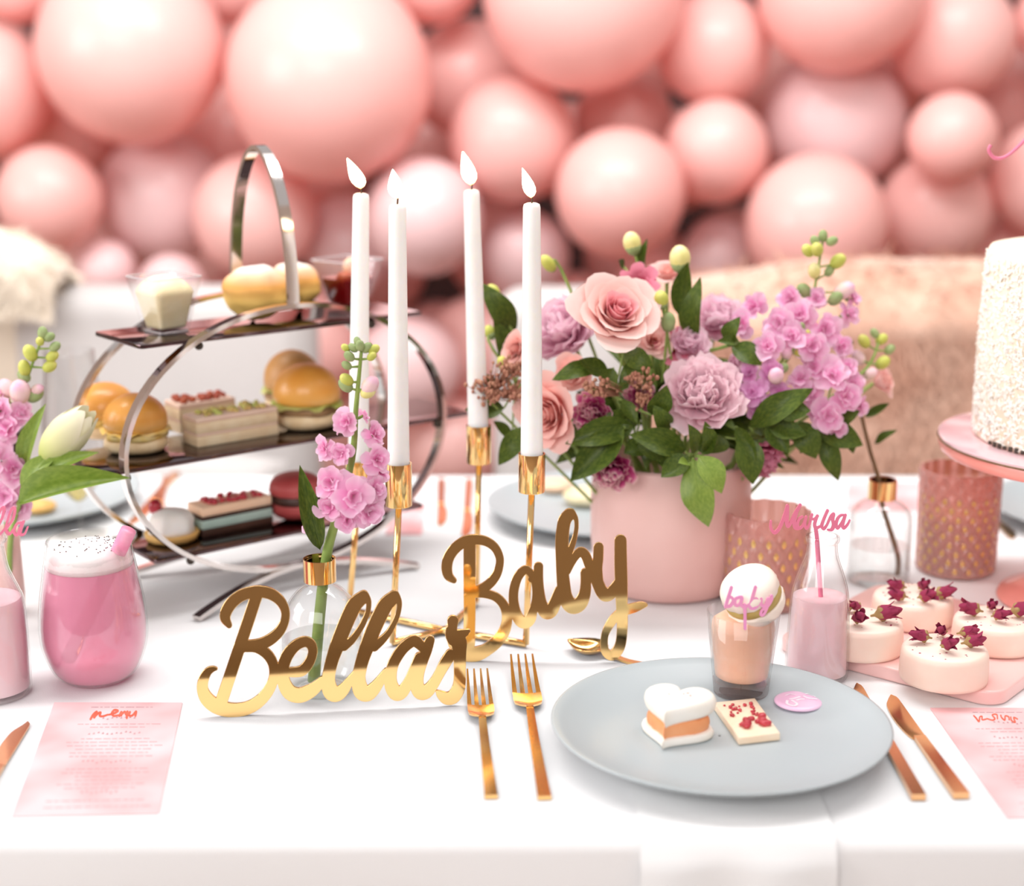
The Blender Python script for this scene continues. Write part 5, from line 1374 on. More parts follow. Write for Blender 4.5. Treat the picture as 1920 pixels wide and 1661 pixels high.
BABYT = zs([[(305, 305, 46), (268, 420, 46), (238, 520, 44)], [(240, 515, 40), (292, 508, 42), (326, 450, 42), (298, 410, 38), (262, 435, 38)],
 [(326, 480, 36), (352, 430, 40), (420, 412, 40), (398, 490, 40), (350, 500, 40), (345, 450, 38)], [(420, 415, 40), (412, 495, 40), (455, 525, 38), (500, 490, 34)],
 [(572, 300, 46), (536, 420, 46), (510, 520, 44), (560, 534, 40), (606, 480, 42), (580, 425, 38), (530, 455, 38)],
 [(636, 430, 40), (640, 500, 42), (682, 505, 40), (712, 430, 40)], [(752, 400, 42), (712, 500, 42), (664, 600, 40), (630, 605, 36), (648, 555, 34), (722, 495, 36), (760, 430, 30)],
 [(452, 500, 46), (455, 600, 44), (456, 760, 40)]], 1320, 1050, 5.933, .78)
a_ = A(1350, 1150, mp.y - mr * 1.02); b_ = A(1450, 1150, mp.y - mr * 1.02)
Mx = upright_plane(a_, b_); Mx.translation = a_
o = plate_from_loops('script_topper', stroke_outline(BABYT, .6), px_to_plane(Mx), .0016, M_['lilacacr']); o.matrix_world = Mx
tag(o, 'tiny pink script word topper stuck in the peach mousse', 'topper')

# heart sandwich
M_['meringue'] = pm('white_pastry', (.93, .86, .76), .7, var=(.95, .91, .85), vscale=40, bump=.2)
M_['orange'] = pm('orange_cream', (.88, .33, .13), .45, var=(.92, .42, .2), vscale=40, bump=.3, bscale=120)
def heart(n=44, s=1.0):
    out = []
    for i in range(n):
        a = 2 * math.pi * i / n
        out.append((s * 16 * math.sin(a) ** 3 / 17, s * (13 * math.cos(a) - 5 * math.cos(2 * a) - 2 * math.cos(3 * a) - math.cos(4 * a) + 2) / 17))
    return out[::-1]
def puff(s_, z0, z1, edge, rings=6):
    """heart pillow: outline rings scaled about the middle, rounded above and below"""
    b = MB(); base = heart(44, s_); cy = .12 * s_; rows = []
    for q in range(rings + 1):
        a = math.pi / 2 * q / rings; rows.append((1 - edge * (1 - math.sin(a)), lerp(z0, (z0 + z1) / 2, 1 - math.cos(a))))
    for q in range(1, rings + 1):
        a = math.pi / 2 * q / rings; rows.append((1 - edge * (1 - math.cos(a)), lerp((z0 + z1) / 2, z1, math.sin(a))))
    rows += [(1 - edge * 1.8, z1 + (z1 - z0) * .05), (.35, z1 + (z1 - z0) * .12), (.02, z1 + (z1 - z0) * .13)]
    n = len(base); vs = [(x * f_, (y - cy) * f_ + cy, z) for f_, z in rows for x, y in base]; fs = []
    for r_ in range(len(rows) - 1):
        for i in range(n): j = (i + 1) % n; fs.append((r_ * n + i, r_ * n + j, (r_ + 1) * n + j, (r_ + 1) * n + i))
    fs.append(tuple(range(n - 1, -1, -1))); fs.append(tuple((len(rows) - 1) * n + i for i in range(n)))
    return b.add(vs, fs)
p = on_plate(1262, 1382); k = SC(p)
t = thing('heart_sandwich', p, 'heart-shaped white pastry sandwich with orange cream filling', 'pastry', rz=-.42)
hs = 74 * k
b = puff(hs, 0, .0065, .07); b.build('base_pastry', M_['meringue'], t, auto=60)
b = puff(hs * .86, .0058, .0175, .12)
b.v = [(x * (1 + .05 * math.sin(34 * math.atan2(y - .1 * hs, x))), y, z + .0006 * math.sin(900 * x)) for x, y, z in b.v]; b.build('cream', M_['orange'], t, auto=60)
b = puff(hs * 1.0, 0, .0140, .17)
tp_ = b.build('top_pastry', M_['meringue'], t, auto=70, M=TR((.001, .003, .0178)) @ RX(.10) @ RY(-.04))
rr = random.Random(5)
for q in range(5):
    c = MB(); c.ball((rr.uniform(-.006, .012), rr.uniform(-.004, .008), .0156), (.0011, .0008, .0005), 6, 4); c.build('crumb', M_['fruit'], tp_)
# crispbread with red berries
M_['biscuit'] = pm('pale_biscuit', (.94, .72, .52), .6, var=(.95, .78, .60), vscale=40, bump=.2)
c1, c2, c3, c4 = G(1385, 1397, PTOP), G(1462, 1388, PTOP), G(1415, 1322, PTOP), G(1338, 1330, PTOP)
cc = (c1 + c2 + c3 + c4) / 4; ex = (c2 - c1).normalized()
t = thing('berry_biscuit', cc, 'rectangular pale biscuit topped with red berry pieces', 'biscuit', rz=math.atan2(ex.y, ex.x))
wx, wy = (c2 - c1).length, ((c4 - c1).length + (c3 - c2).length) / 2
sk = t.rotation_euler[2]; loc = lambda p: Matrix.Rotation(-sk, 3, 'Z') @ (p - cc)
quad = [loc(q) for q in (c1, c2, c3, c4)]
b = MB(); b.slab([(q.x, q.y) for q in quad], 0, .0062, .0008); b.build('biscuit', M_['biscuit'], t, auto=50)
for q in range(40):
    u, v = (rr.uniform(.25, .85), rr.uniform(.22, .5)) if q < 18 else (rr.uniform(.15, .8), rr.uniform(.5, .88))
    pt = quad[0].lerp(quad[1], u).lerp(quad[3].lerp(quad[2], u), v)
    s_ = .0030 * rr.uniform(.7, 1.25) if q < 18 else .0016 * rr.uniform(.6, 1.2)
    c = MB(); c.ball((pt.x, pt.y, .0062 + s_ * .6), (s_, s_ * .9, s_ * .75), 9, 7, fn=lumpy(.3, 3.5, q)); c.build('berry_piece', M_['fruit'], t)
# pink badge
M_['badge'] = pm('pink_badge', (.86, .50, .72), .25, coat=.4, var=(.90, .62, .80), vscale=30)
M_['whiteink'] = pm('white_print', (.95, .82, .92), .4, var=(.93, .9, .94), vscale=40)
p = on_plate(1497, 1320); k = SC(p); p.z += .0008
t = thing('pin_badge', p, 'round pink badge with white brush lettering on the plate', 'badge')
br = 45.5 * k
b = MB(); b.lathe([(br * .93, 0), (br, .0012), (br * .99, .0024), (br * .92, .0033), (br * .8, .0036), (br * .3, .0038), (.0004, .0038)], 48); b.build('button', M_['badge'], t)
sc_ = [[(640, 600, 90), (600, 720, 90), (740, 800, 95), (840, 720, 80), (740, 590, 80)], [(700, 560, 70), (860, 520, 90), (1000, 470, 100)], [(860, 600, 80), (960, 560, 90), (1080, 560, 90)],
       [(1080, 440, 70), (1180, 520, 90), (1390, 560, 60)], [(1150, 370, 60), (1280, 380, 80), (1380, 480, 60)], [(640, 430, 40), (760, 380, 45), (900, 400, 40)]]
b = MB()
for st_ in sc_:                                     # brush strokes printed on the button
    q_ = smooth_path([((x - 935) / 605 * br, -(y - 545) / 340 * br, w_ / 605 * br * .38) for x, y, w_ in st_], 6)
    L_ = []; R2 = []
    for i in range(len(q_)):
        a_, c_ = V(q_[max(i - 1, 0)][:2]), V(q_[min(i + 1, len(q_) - 1)][:2]); d_ = (c_ - a_).normalized(); n_ = V((-d_.y, d_.x)) * q_[i][2]
        L_.append((q_[i][0] + n_.x, q_[i][1] + n_.y, .00395)); R2.append((q_[i][0] - n_.x, q_[i][1] - n_.y, .00395))
    n = len(L_); b.add(L_ + R2, [(i + n, i + n + 1, i + 1, i) for i in range(n - 1)])
b.build('lettering', M_['whiteink'], t, smooth=False)

# ------------------------------------------------------------------ pink drinks
def milk_bottle(px, py, prof, milk_h, label, square=0.):
    p = G(px, py); k = SC(p); t = thing('milk_bottle', p, label, 'bottle', 'pink milk bottles')
    pr = [(r * k, h * k) for r, h in smooth_path(prof, 4)]
    def fn(r, z, a, q): return r
    wall = .0015
    inn = [(max(r - wall, .0004), h + (.004 if i == 0 else 0)) for i, (r, h) in enumerate(pr)]
    b = MB(); b.lathe(pr + inn[::-1], 40); b.build('glass', M_['glass'], t, auto=50)
    mk = [(max(r - wall - .0004, .0004), max(h, .006)) for r, h in pr if h <= milk_h * k] 
    mk = [(mk[0][0] * .8, .006)] + mk[1:]
    b = MB(); b.lathe(mk, 40); b.build('milk', M_['milk'], t, auto=40)
    return t, p, k
MBT, MP, MK = milk_bottle(1530, 1268, [(50, 0), (57, 4), (59, 20), (57, 90), (54, 150), (50, 178), (40, 210), (31, 235), (28, 255), (28, 262), (31, 266), (31, 274), (28, 276)], 163, 'small glass bottle of pink milk with script straw, behind the plate')
MAR = zs([[(62, 640, 42), (58, 780, 62), (130, 885, 70), (220, 820, 70), (300, 660, 72), (370, 480, 80), (410, 320, 70)], [(410, 320, 70), (402, 500, 80), (396, 680, 80), (425, 755, 60), (500, 640, 70), (580, 480, 80), (682, 300, 60)],
 [(590, 480, 80), (556, 640, 80), (570, 770, 80), (630, 800, 60)], [(730, 548, 46), (655, 600, 52), (622, 710, 60), (665, 790, 60), (740, 730, 50), (805, 555, 55)], [(810, 550, 50), (778, 700, 60), (812, 795, 60), (870, 720, 46), (935, 500, 46)],
 [(930, 500, 46), (905, 575, 50), (980, 600, 50), (1050, 530, 55)], [(1045, 530, 55), (990, 690, 65), (1005, 790, 62), (1090, 760, 50), (1140, 730, 50)], [(1260, 420, 60), (1190, 580, 60), (1138, 740, 66), (1180, 805, 60), (1250, 720, 46)],
 [(1250, 720, 46), (1330, 545, 55), (1392, 490, 60), (1368, 600, 70), (1392, 720, 80), (1350, 820, 65), (1268, 828, 40)], [(1390, 740, 50), (1440, 730, 50)],
 [(1640, 520, 46), (1540, 520, 50), (1470, 600, 60), (1442, 720, 65), (1472, 790, 60), (1560, 680, 50), (1642, 510, 50)], [(1642, 510, 50), (1580, 720, 65), (1602, 790, 60), (1680, 720, 46), (1730, 620, 30)],
 [(1005, 770, 75), (1025, 900, 80), (1040, 1040, 80), (1048, 1200, 76)]], 1440, 920, 11.29)
YM = MP.y
Mx = upright_plane(A(1450, 1000, YM), A(1590, 1000, YM)); Mx.translation = A(1450, 1000, YM)
t = thing('script_straw', A(1536, 1100, YM), 'pink straw topped with a pink script name, in the milk bottle', 'straw')
o = plate_from_loops('name_topper', stroke_outline(MAR, .5), px_to_plane(Mx), .0018, M_['pinkacr'], t)
o.matrix_local = TR(-t.location) @ Mx
b = MB(); b.tube([A(1532, 1015, YM - .0018) - t.location, A(1539, 1120, YM - .002) - t.location, A(1546, 1215, YM - .002) - t.location], .0020, 10); b.build('straw', M_['pinkacr'], t)

MBL, MPL, MKL = milk_bottle(-12, 1300, [(60, 0), (69, 4), (71, 24), (71, 120), (68, 180), (62, 200), (52, 225), (44, 250), (40, 280), (40, 292), (45, 297), (45, 308), (41, 310)], 190, 'glass bottle of pink milk cut by the left edge')
BEL = [[(-60, 935, 6), (-66, 985, 6), (-72, 1003, 6)], [(-60, 937, 6), (-40, 945, 6), (-62, 965, 6), (-40, 985, 6), (-68, 1000, 6)], [(-36, 990, 4), (-25, 978, 5), (-30, 972, 5), (-38, 985, 5), (-32, 1000, 5), (-18, 994, 4)],
       [(-18, 994, 4), (2, 955, 5), (8, 954, 5), (4, 972, 5), (-6, 992, 5), (0, 1001, 5), (10, 990, 4)], [(10, 990, 4), (22, 955, 5), (28, 955, 5), (24, 974, 5), (12, 992, 5), (18, 1001, 5), (27, 990, 4)],
       [(40, 980, 5), (32, 982, 5), (26, 996, 5), (33, 1002, 5), (42, 980, 5)], [(44, 978, 5), (38, 1000, 5), (46, 1001, 4), (52, 988, 3)], [(-5, 995, 6), (-6, 1030, 6), (-8, 1080, 6)]]
YB = MPL.y
Mx = upright_plane(A(-40, 1000, YB), A(60, 1000, YB)); Mx.translation = A(-40, 1000, YB)
t = thing('script_straw', A(-10, 1120, YB), 'coral pink script straw topper in the bottle at the left edge', 'straw')
o = plate_from_loops('name_topper', stroke_outline(BEL, .5), px_to_plane(Mx), .0018, M_['pinkacr'], t); o.matrix_local = TR(-t.location) @ Mx
b = MB(); b.tube([A(-6, 1010, YB - .0018) - t.location, A(-12, 1210, YB - .002) - t.location], .0022, 10); b.build('straw', M_['pinkacr'], t)

# stemless glass of pink drink with foam and straw
m_dr, nt, out = new_mat('pink_drink'); N, L = nt.nodes, nt.links
df = N.new('ShaderNodeBsdfPrincipled'); df.inputs['Base Color'].default_value = (.93, .22, .40, 1); df.inputs['Roughness'].default_value = .15
nz = N.new('ShaderNodeTexNoise'); nz.inputs['Scale'].default_value = 9; tc = N.new('ShaderNodeTexCoord'); L.new(tc.outputs['Object'], nz.inputs['Vector'])
crp = N.new('ShaderNodeValToRGB'); crp.color_ramp.elements[0].color = (1.0, .36, .56, 1); crp.color_ramp.elements[1].color = (1.0, .55, .69, 1)
L.new(nz.outputs['Fac'], crp.inputs[0]); L.new(crp.outputs[0], df.inputs['Base Color'])
tr = N.new('ShaderNodeBsdfTransparent'); tr.inputs[0].default_value = (1.0, .60, .72, 1)
mx = N.new('ShaderNodeMixShader'); mx.inputs[0].default_value = .6; L.new(tr.outputs[0], mx.inputs[1]); L.new(df.outputs[0], mx.inputs[2]); L.new(mx.outputs[0], out.inputs[0])
M_['drink'] = m_dr
M_['foam'] = pm('milk_foam', (.94, .88, .87), .6, var=(.93, .66, .70), vscale=22, bump=.3, bscale=90)
M_['straw'] = pm('pink_straw', (.86, .28, .44), .35, var=(.90, .40, .54), vscale=60)
p = G(182, 1272); k = SC(p)
t = thing('stemless_glass', p, 'stemless glass of bright pink drink with speckled foam', 'drinking glass')
prof = smooth_path([(40, 0), (56, 3), (78, 22), (95, 65), (99, 105), (95, 155), (87, 205), (79, 250), (76, 272)], 5)
pr = [(r * k, h * k) for r, h in prof]
inn = [(r - .0014, h + (.003 if i < 4 else 0)) for i, (r, h) in enumerate(pr)]
b = MB(); b.lathe(pr + [(pr[-1][0] - .0007, pr[-1][1] + .0005)] + inn[::-1], 48); b.build('glass', M_['glass'], t, auto=60)
dk = [(inn[0][0] * .5, .005)] + [(r - .0004, max(h, .0045)) for r, h in inn if h < 228 * k]
b = MB(); b.lathe(dk, 44); b.build('drink', M_['drink'], t, auto=60)
fr_ = [r for r, h in inn if h < 228 * k][-1]
b = MB(); b.lathe([(fr_ - .001, 222 * k), (fr_ - .0005, 236 * k), (fr_ * .93, 248 * k), (fr_ * .80, 258 * k), (fr_ * .6, 262 * k), (fr_ * .3, 266 * k), (.0004, 266 * k)], 40,
                  fn=lambda r, z, a, q: r * (1 + .05 * noise.noise(V((math.cos(a) * 2, math.sin(a) * 2, z * 100 + q)))) if q > 1 else r)
fo = b.build('foam', M_['foam'], t)
rr = random.Random(11); b = MB()
for _ in range(70):
    a = rr.uniform(0, 6.28); q = fr_ * .82 * math.sqrt(rr.random()); b.ball((q * math.cos(a), q * math.sin(a), 266 * k - .0016 * (q / fr_) ** 2 * 3 + .0003), (.0007, .0005, .0004), 5, 4)
o = b.build('sprinkles', M_['wick'], fo); o['kind'] = 'stuff'
q0 = A(128, 1235, p.y + .006) - p; q1 = A(241, 994, p.y - .012) - p
ss = MB(); ss.tube([q0, q1], .0066, 14); ss.build('straw', M_['straw'], t)

# ------------------------------------------------------------------ pink board and cheesecakes
BH = .013
f0 = G(1846, 1297, BH); l0 = G(1452, 1196, BH)
ex = (f0 - l0); ex.z = 0; bl = ex.length + .012; ex.normalize(); ey = V((-ex.y, ex.x, 0))
bw = .205
cb_ = l0 + ex * bl / 2 + ey * bw / 2; cb_.z = T
t = thing('serving_board', cb_, 'glossy pink serving board under the cheesecakes', 'serving board', rz=math.atan2(ex.y, ex.x))
b = MB(); b.slab(rrect(bl, bw, .02, 6), .0004, BH, .0022, rings=3); b.build('board', M_['board'], t, auto=45)
M_['cheese'] = pm('cream_cheesecake', (.93, .72, .60), .45, sss=.12, sscale=.005, var=(.94, .76, .65), vscale=20, ramp=[(0, (.90, .60, .50)), (.6, (.93, .68, .58)), (.86, (.95, .82, .72)), (1, (.95, .84, .75))])
M_['rosebud'] = pm('dried_red_rosebud', (.30, .015, .06), .6, var=(.45, .05, .14), vscale=120, bump=.5, bscale=300)
M_['calyx'] = pm('dry_olive_calyx', (.34, .25, .08), .7, var=(.42, .24, .12), vscale=90)
def rosebud_meshes():
    b = MB()
    b.lathe([(.12, 0), (.36, .10), (.47, .38), (.42, .8), (.27, 1.2), (.12, 1.5), (.01, 1.58)], 16, fn=lambda r, z, a, q: r * (1 + .14 * math.sin(3 * a + z * 4)))
    for q in range(4):                              # loose outer petals
        pt = petal_rev(.12, .50, 1.25, .10, .75, .05, q + .3, tip=.4, pw=.45); b.add(pt.v, pt.f, RZ(q * 1.57 + .4) @ SCM((1, 1, .9 + .08 * q)))
    c = MB(); c.lathe([(.07, -.45), (.10, -.2), (.26, -.02), (.44, .14), (.46, .30), (.40, .42)], 15, fn=lambda r, z, a, q: r * (1 + (.22 * math.sin(5 * a) if q > 2 else 0)))
    return b.mesh('rosebud', M_['rosebud']), c.mesh('calyx', M_['calyx'])
RB_, RC_ = rosebud_meshes()
def cheesecake(px, py, rpx, hpx, label, buds, seed, blab):
    """px, py: centre of the top face"""
    d0 = G(px, py, BH + .03); k = SC(d0); h = hpx * k / math.cos(math.radians(18)); c = G(px, py, BH + h); r = rpx * k
    c = V((c.x, c.y, T + BH))
    t = thing('mini_cheesecake', c, label, 'cheesecake', 'small round cheesecakes on the pink board')
    b = MB(); b.lathe([(r * .9, 0), (r * .985, .0012), (r, .004), (r * 1.0, h * .45), (r * .985, h * .8), (r * .95, h * .94), (r * .88, h * .99), (r * .6, h), (.001, h * .995)], 48, fn=lambda rr_, z, a, q: rr_ * (1 + .008 * math.sin(3 * a + seed)))
    ck = b.build('cake', M_['cheese'], t)
    rr = random.Random(seed); s_ = MB()
    for _ in range(22):
        a = rr.uniform(0, 6.28); q = r * .85 * math.sqrt(rr.random()); z_ = rr.uniform(.0004, .0009); s_.ball((q * math.cos(a), q * math.sin(a), h), (z_ * 1.4, z_, z_ * .5), 5, 4)
    o = s_.build('petal_flecks', M_['rosebud'], ck); o['kind'] = 'stuff'
    for bx, by, s__, ang, pw_ in buds:
        q = G(bx, by, BH + h + .004)
        o = link('dried_rosebud', RB_); sz = s__ * k
        ax = V((math.cos(ang), -abs(math.sin(ang)) * .4 - .15, .32))
        o.matrix_world = TR(V((q.x, q.y, T + BH + h + sz * .50))) @ frame(ax) @ RZ(rr.random() * 6) @ SCM(sz)
        tag(o, blab.replace('rosebud', 'rosebud, %s' % pw_), 'rosebud', blab.replace('dried dark red rosebud', 'rosebuds'))
        link('calyx', RC_, o)
cheesecake(1772, 1212, 82, 62, 'cheesecake nearest the camera on the pink board', [(1738, 1197, 24, 3.3, 'leftmost'), (1770, 1211, 24, -1.3, 'foremost'), (1768, 1184, 20, 1.9, 'rearmost'), (1803, 1188, 22, .5, 'rear right'), (1812, 1207, 24, .1, 'front right')], 1, 'dried dark red rosebud on the nearest cheesecake')
cheesecake(1614, 1160, 80, 58, 'cheesecake partly hidden behind the milk bottle', [(1606, 1162, 24, -1.5, 'foremost'), (1610, 1138, 18, 2.2, 'rearmost'), (1645, 1158, 30, .1, 'large rightmost'), (1595, 1140, 18, 2.8, 'leftmost')], 2, 'dried dark red rosebud on the cheesecake behind the bottle')
cheesecake(1712, 1114, 76, 50, 'cheesecake at the back of the pink board', [(1692, 1102, 22, 2.6, 'rear left'), (1694, 1120, 22, 3.4, 'front left'), (1728, 1122, 24, -1.2, 'front middle'), (1727, 1100, 20, 1.5, 'rear middle'), (1757, 1116, 24, .1, 'rightmost')], 3, 'dried dark red rosebud on the rear cheesecake')
cheesecake(1868, 1158, 80, 52, 'cheesecake cut by the right edge on the pink board', [(1833, 1148, 26, 3.2, 'leftmost'), (1866, 1156, 22, -1.2, 'foremost'), (1857, 1136, 18, 1.6, 'rearmost'), (1900, 1150, 28, .2, 'large rightmost')], 4, 'dried dark red rosebud on the rightmost cheesecake')

# ------------------------------------------------------------------ pressed glass tumblers with wax
def facet_mesh():
    b = MB(); vs = [(0, 0, 0)]; n = 16
    b.lathe([(1.0, 0), (.8, .35), (.45, .6), (.02, .7)], 12)
    b.v = [(x * (1 - .35 * abs(y) ** 1.5), y, z) for x, y, z in b.v]
    return b.mesh('glint_facet', M_['amber_glint'])
FACET = facet_mesh()
def tumbler(px, py, rpx, hpx, label, rows, lit):
    p = G(px, py); k = SC(p); r = rpx * k; h = hpx * k
    t = thing('pressed_glass_tumbler', p, label, 'tumbler', 'rose pressed glass tumblers')
    NC = 17
    def fn(rr, z, a, q):
        if rr < r * .95 or z < h * .06: return rr
        u = a / (2 * math.pi) * NC; v = z / h * rows / 2
        d = abs(math.sin(math.pi * (u + v))) * abs(math.sin(math.pi * (u - v)))
        return rr * (1 - .07 * d)
    pr = [(r * .70, 0), (r * .92, .0015), (r * .97, h * .05)] + [(r * lerp(.97, 1.0, q / 70), lerp(h * .06, h, q / 70)) for q in range(71)] + [(r * .955, h + .0004), (r * .92, h), (r * .89, h * .5), (r * .86, h * .10), (.001, h * .09)]
    b = MB(); b.lathe(pr, 204, fn=fn); b.build('glass', M_['roseglass'], t)
    b = MB(); b.lathe([(r * .78, h * .105), (r * .82, h * .13), (r * .84, h * .55), (.001, h * .54)], 36); b.build('wax', M_['candlelight'], t)
    for row in range(1, rows):
        if row / rows > lit: continue
        z = h * row / rows
        for c in range(NC):
            a = 2 * math.pi * (c + (0 if row % 2 else .5)) / NC
            if math.sin(a) > .35: continue
            ra = r * lerp(.97, 1, row / rows) * .925
            Mx = TR((ra * math.cos(a), ra * math.sin(a), z)) @ frame((math.cos(a), math.sin(a), 0), (-math.sin(a), math.cos(a), 0)) @ SCM((r * .075, h / rows * .52, r * .05))
            link('glint_facet', FACET, t, Mx)
    return t
tumbler(1432, 1128, 82, 178, 'rose pressed glass tumbler behind the peach mousse glass', 8, .82)
tumbler(1790, 1068, 76, 196, 'taller rose pressed glass tumbler under the cake stand', 12, .8)

# ------------------------------------------------------------------ cake on its stand
ce = G(2037, 1128); ck_ = SC(ce)
pz = A(2037, 825, ce.y).z - T
t = thing('pedestal_cake_stand', ce, 'coral pink pedestal cake stand at the right edge', 'cake stand')
Rp = 295 * SC(A(2037, 825, ce.y))
b = MB(); b.lathe([(.082, 0), (.085, .002), (.083, .006), (.06, .014), (.03, .028), (.016, .05), (.014, pz - .05), (.02, pz - .028), (.05, pz - .018), (Rp * .9, pz - .017), (Rp * .985, pz - .014), (Rp, pz - .008), (Rp * .99, pz - .003), (Rp * .9, pz - .002), (.001, pz - .002)], 72); b.build('pedestal', M_['coral'], t, auto=60)
M_['glassplate'] = pm('clear_board', (.80, .56, .60), .06, coat=.5, var=(.78, .54, .58))
b = MB(); b.lathe([(Rp * .985, pz - .0019), (Rp * 1.002, pz - .001), (Rp * 1.002, pz + .001), (Rp * .985, pz + .0018), (.001, pz + .0018)], 72); b.build('glass_top', M_['glassplate'], t, auto=50)
b = MB(); b.tube([(Rp * 1.003 * math.cos(a), Rp * 1.003 * math.sin(a), pz - .0018) for a in [2 * math.pi * q / 72 for q in range(72)]], .0009, 6, closed=True); b.build('rim_line', M_['bark'], t)
M_['icing'] = pm('ivory_icing', (.95, .84, .66), .5, var=(.96, .87, .72), vscale=14)
M_['coconut'] = pm('coconut_flake', (.95, .90, .82), .6, var=(.96, .94, .90), vscale=60)
Rc = .118; ch = .182
cp = ce + V((0, 0, pz + .002)); cp.z = T + pz + .002
t = thing('layer_cake', cp, 'tall ivory cake covered in coconut flakes', 'cake')
b = MB(); b.lathe([(Rc * .98, 0), (Rc, .002), (Rc, ch * .6), (Rc * .975, ch - .006), (Rc * .955, ch - .0015), (Rc * .9, ch), (.001, ch)], 72, fn=lambda r, z, a, q: r * (1 + .006 * math.sin(5 * a + z * 40))); body = b.build('icing', M_['icing'], t)
rr = random.Random(21); b = MB()
for _ in range(9000):
    a = rr.uniform(math.pi * .55, math.pi * 2.0); z = rr.uniform(.004, ch - .008) ; r_ = Rc * lerp(1.0, .975, max(0, z / ch - .6) / .4)
    if z > ch * .93 and rr.random() < .6: continue
    if noise.noise(V((math.cos(a) * 9, math.sin(a) * 9, z * 75))) < -.42: continue
    c = V((r_ * math.cos(a), r_ * math.sin(a), z)); n_ = V((math.cos(a), math.sin(a), 0))
    Mx = TR(c) @ frame(n_ + V((rr.uniform(-.8, .8), rr.uniform(-.8, .8), rr.uniform(-.8, .8)))) @ RZ(rr.random() * 6)
    l, w_, h_ = rr.uniform(.0018, .0042), rr.uniform(.0009, .0020), .0006
    b.add([(-l, -w_, 0), (l, -w_ * .6, 0), (l * .8, w_, 0), (-l * .7, w_, 0), (0, 0, .0016)], [(0, 1, 4), (1, 2, 4), (2, 3, 4), (3, 0, 4), (3, 2, 1, 0)], Mx)
o = b.build('coconut_flakes', M_['coconut'], t, smooth=False); o['kind'] = 'stuff'
for q in range(26):  # dark blocks standing in for the reflection in the glass top
    a = math.radians(196 + q * 3.4); b = MB(); b.box((0, 0, .003), (.0035, .0018, .0045 if q % 3 else .003)); b.build('dark_reflection', M_['wick'], t, M=TR(((Rc + .0025) * math.cos(a), (Rc + .0025) * math.sin(a), .0004)) @ RZ(a + math.pi / 2))
t2 = thing('cake_topper', cp + V((0, 0, ch)), 'raspberry pink script topper curling above the cake', 'topper')
r0 = t2.location.copy(); Yt = ce.y
pts = [A(x, y, Yt) - r0 for x, y in ((1858, 272), (1854, 280), (1858, 290), (1868, 297), (1885, 294), (1905, 279), (1925, 258), (1950, 225), (1975, 190), (1990, 160))]
b = MB(); b.tube([V(q) for q in smooth_path([list(q) for q in pts], 5)], .0017, 8)
pts = [A(x, y, Yt) - r0 for x, y in ((1990, 160), (1985, 230), (1975, 290), (1990, 310), (2020, 290), (2050, 250), (2035, 235), (2020, 270), (2040, 305), (2080, 290))]
b.tube([V(q) for q in smooth_path([list(q) for q in pts], 5)], .0017, 8); b.build('script', M_['pinkacr'], t2)
b = MB(); b.tube([A(2030, 300, Yt) - r0, V((A(2030, 300, Yt).x - r0.x, 0, -.02))], .0015, 8); b.build('stick', M_['pinkacr'], t2)

# ------------------------------------------------------------------ menu cards
MENU = [[(740, 298, 11), (762, 262, 12), (790, 238, 12), (778, 268, 12), (770, 285, 11)], [(772, 280, 10), (800, 252, 11), (822, 244, 11), (815, 270, 11), (840, 275, 10), (880, 262, 9)], [(890, 262, 9), (935, 250, 11), (962, 230, 12), (935, 224, 11), (915, 250, 12), (930, 272, 11), (968, 266, 9)],
        [(975, 272, 11), (992, 240, 11), (990, 268, 11)], [(990, 262, 10), (1020, 238, 11), (1032, 262, 11), (1042, 236, 11), (1036, 290, 10)], [(1062, 240, 11), (1056, 268, 11), (1082, 268, 10), (1112, 236, 11), (1106, 272, 10)]]
def card(cs, label, title, dx, seed):
    """cs: photo corners tl, tr, br, bl"""
    P = [G(*c, .0006) for c in cs]; cen_ = sum(P, V((0, 0, 0))) / 4; cen_.z = T
    t = thing('menu_card', cen_, label, 'menu', 'watercolour menu cards')
    q = [(p_ - cen_) for p_ in (P[3], P[2], P[1], P[0])]
    b = MB(); b.slab([(v.x, v.y) for v in q], .0004, .0012, 0); b.build('card', M_['card'], t, smooth=False)
    def at(u, v):    # u 0..1 left-right, v 0..1 top-bottom, on the card
        p_ = P[0].lerp(P[1], u).lerp(P[3].lerp(P[2], u), v); return p_.x - cen_.x, p_.y - cen_.y
    lp = stroke_outline(title, .4)
    fn = lambda s_: (lambda w_: (w_.x - cen_.x, w_.y - cen_.y))(G(s_[0], s_[1], .0012))
    o = plate_from_loops('title', lp, fn, .00016, M_['inkred'], t); o.location = (0, 0, .00128)
    rr = random.Random(seed); b = MB()
    ww = (P[1] - P[0]).length; hh = (P[3] - P[0]).length
    rows = [(.05, .24, 0), (.165, .13, 1), (.22, .30, 0), (.25, .20, 0), (.31, .20, 1)] + [(.36 + .032 * q_, rr.uniform(.22, .36), 0) for q_ in range(6)] + [(.575, .18, 1)] + [(.63 + .032 * q_, rr.uniform(.18, .33), 0) for q_ in range(6)] + [(.83, .12, 1), (.89, .34, 0), (.94, .34, 0)]
    for v, half, scr in rows:
        u = .54 - half
        while u < .54 + half:
            l = rr.uniform(.02, .07) if not scr else .022
            h = .0035 if not scr else .012
            sl = rr.uniform(-.012, .012) if scr else 0
            c = [at(u, v - h), at(u + l, v - h + sl), at(u + l, v + h + sl), at(u, v + h)] if not scr else [at(u, v + sl), at(u + l * .6, v + sl - .016), at(u + l, v + sl), at(u + l * .5, v + sl + .004)]
            b.add([(x, y, .00125) for x, y in c], [(0, 1, 2, 3)]); u += l + .012
    o = b.build('small_print', M_['inkgrey'], t, smooth=False); o['kind'] = 'stuff'
    return t
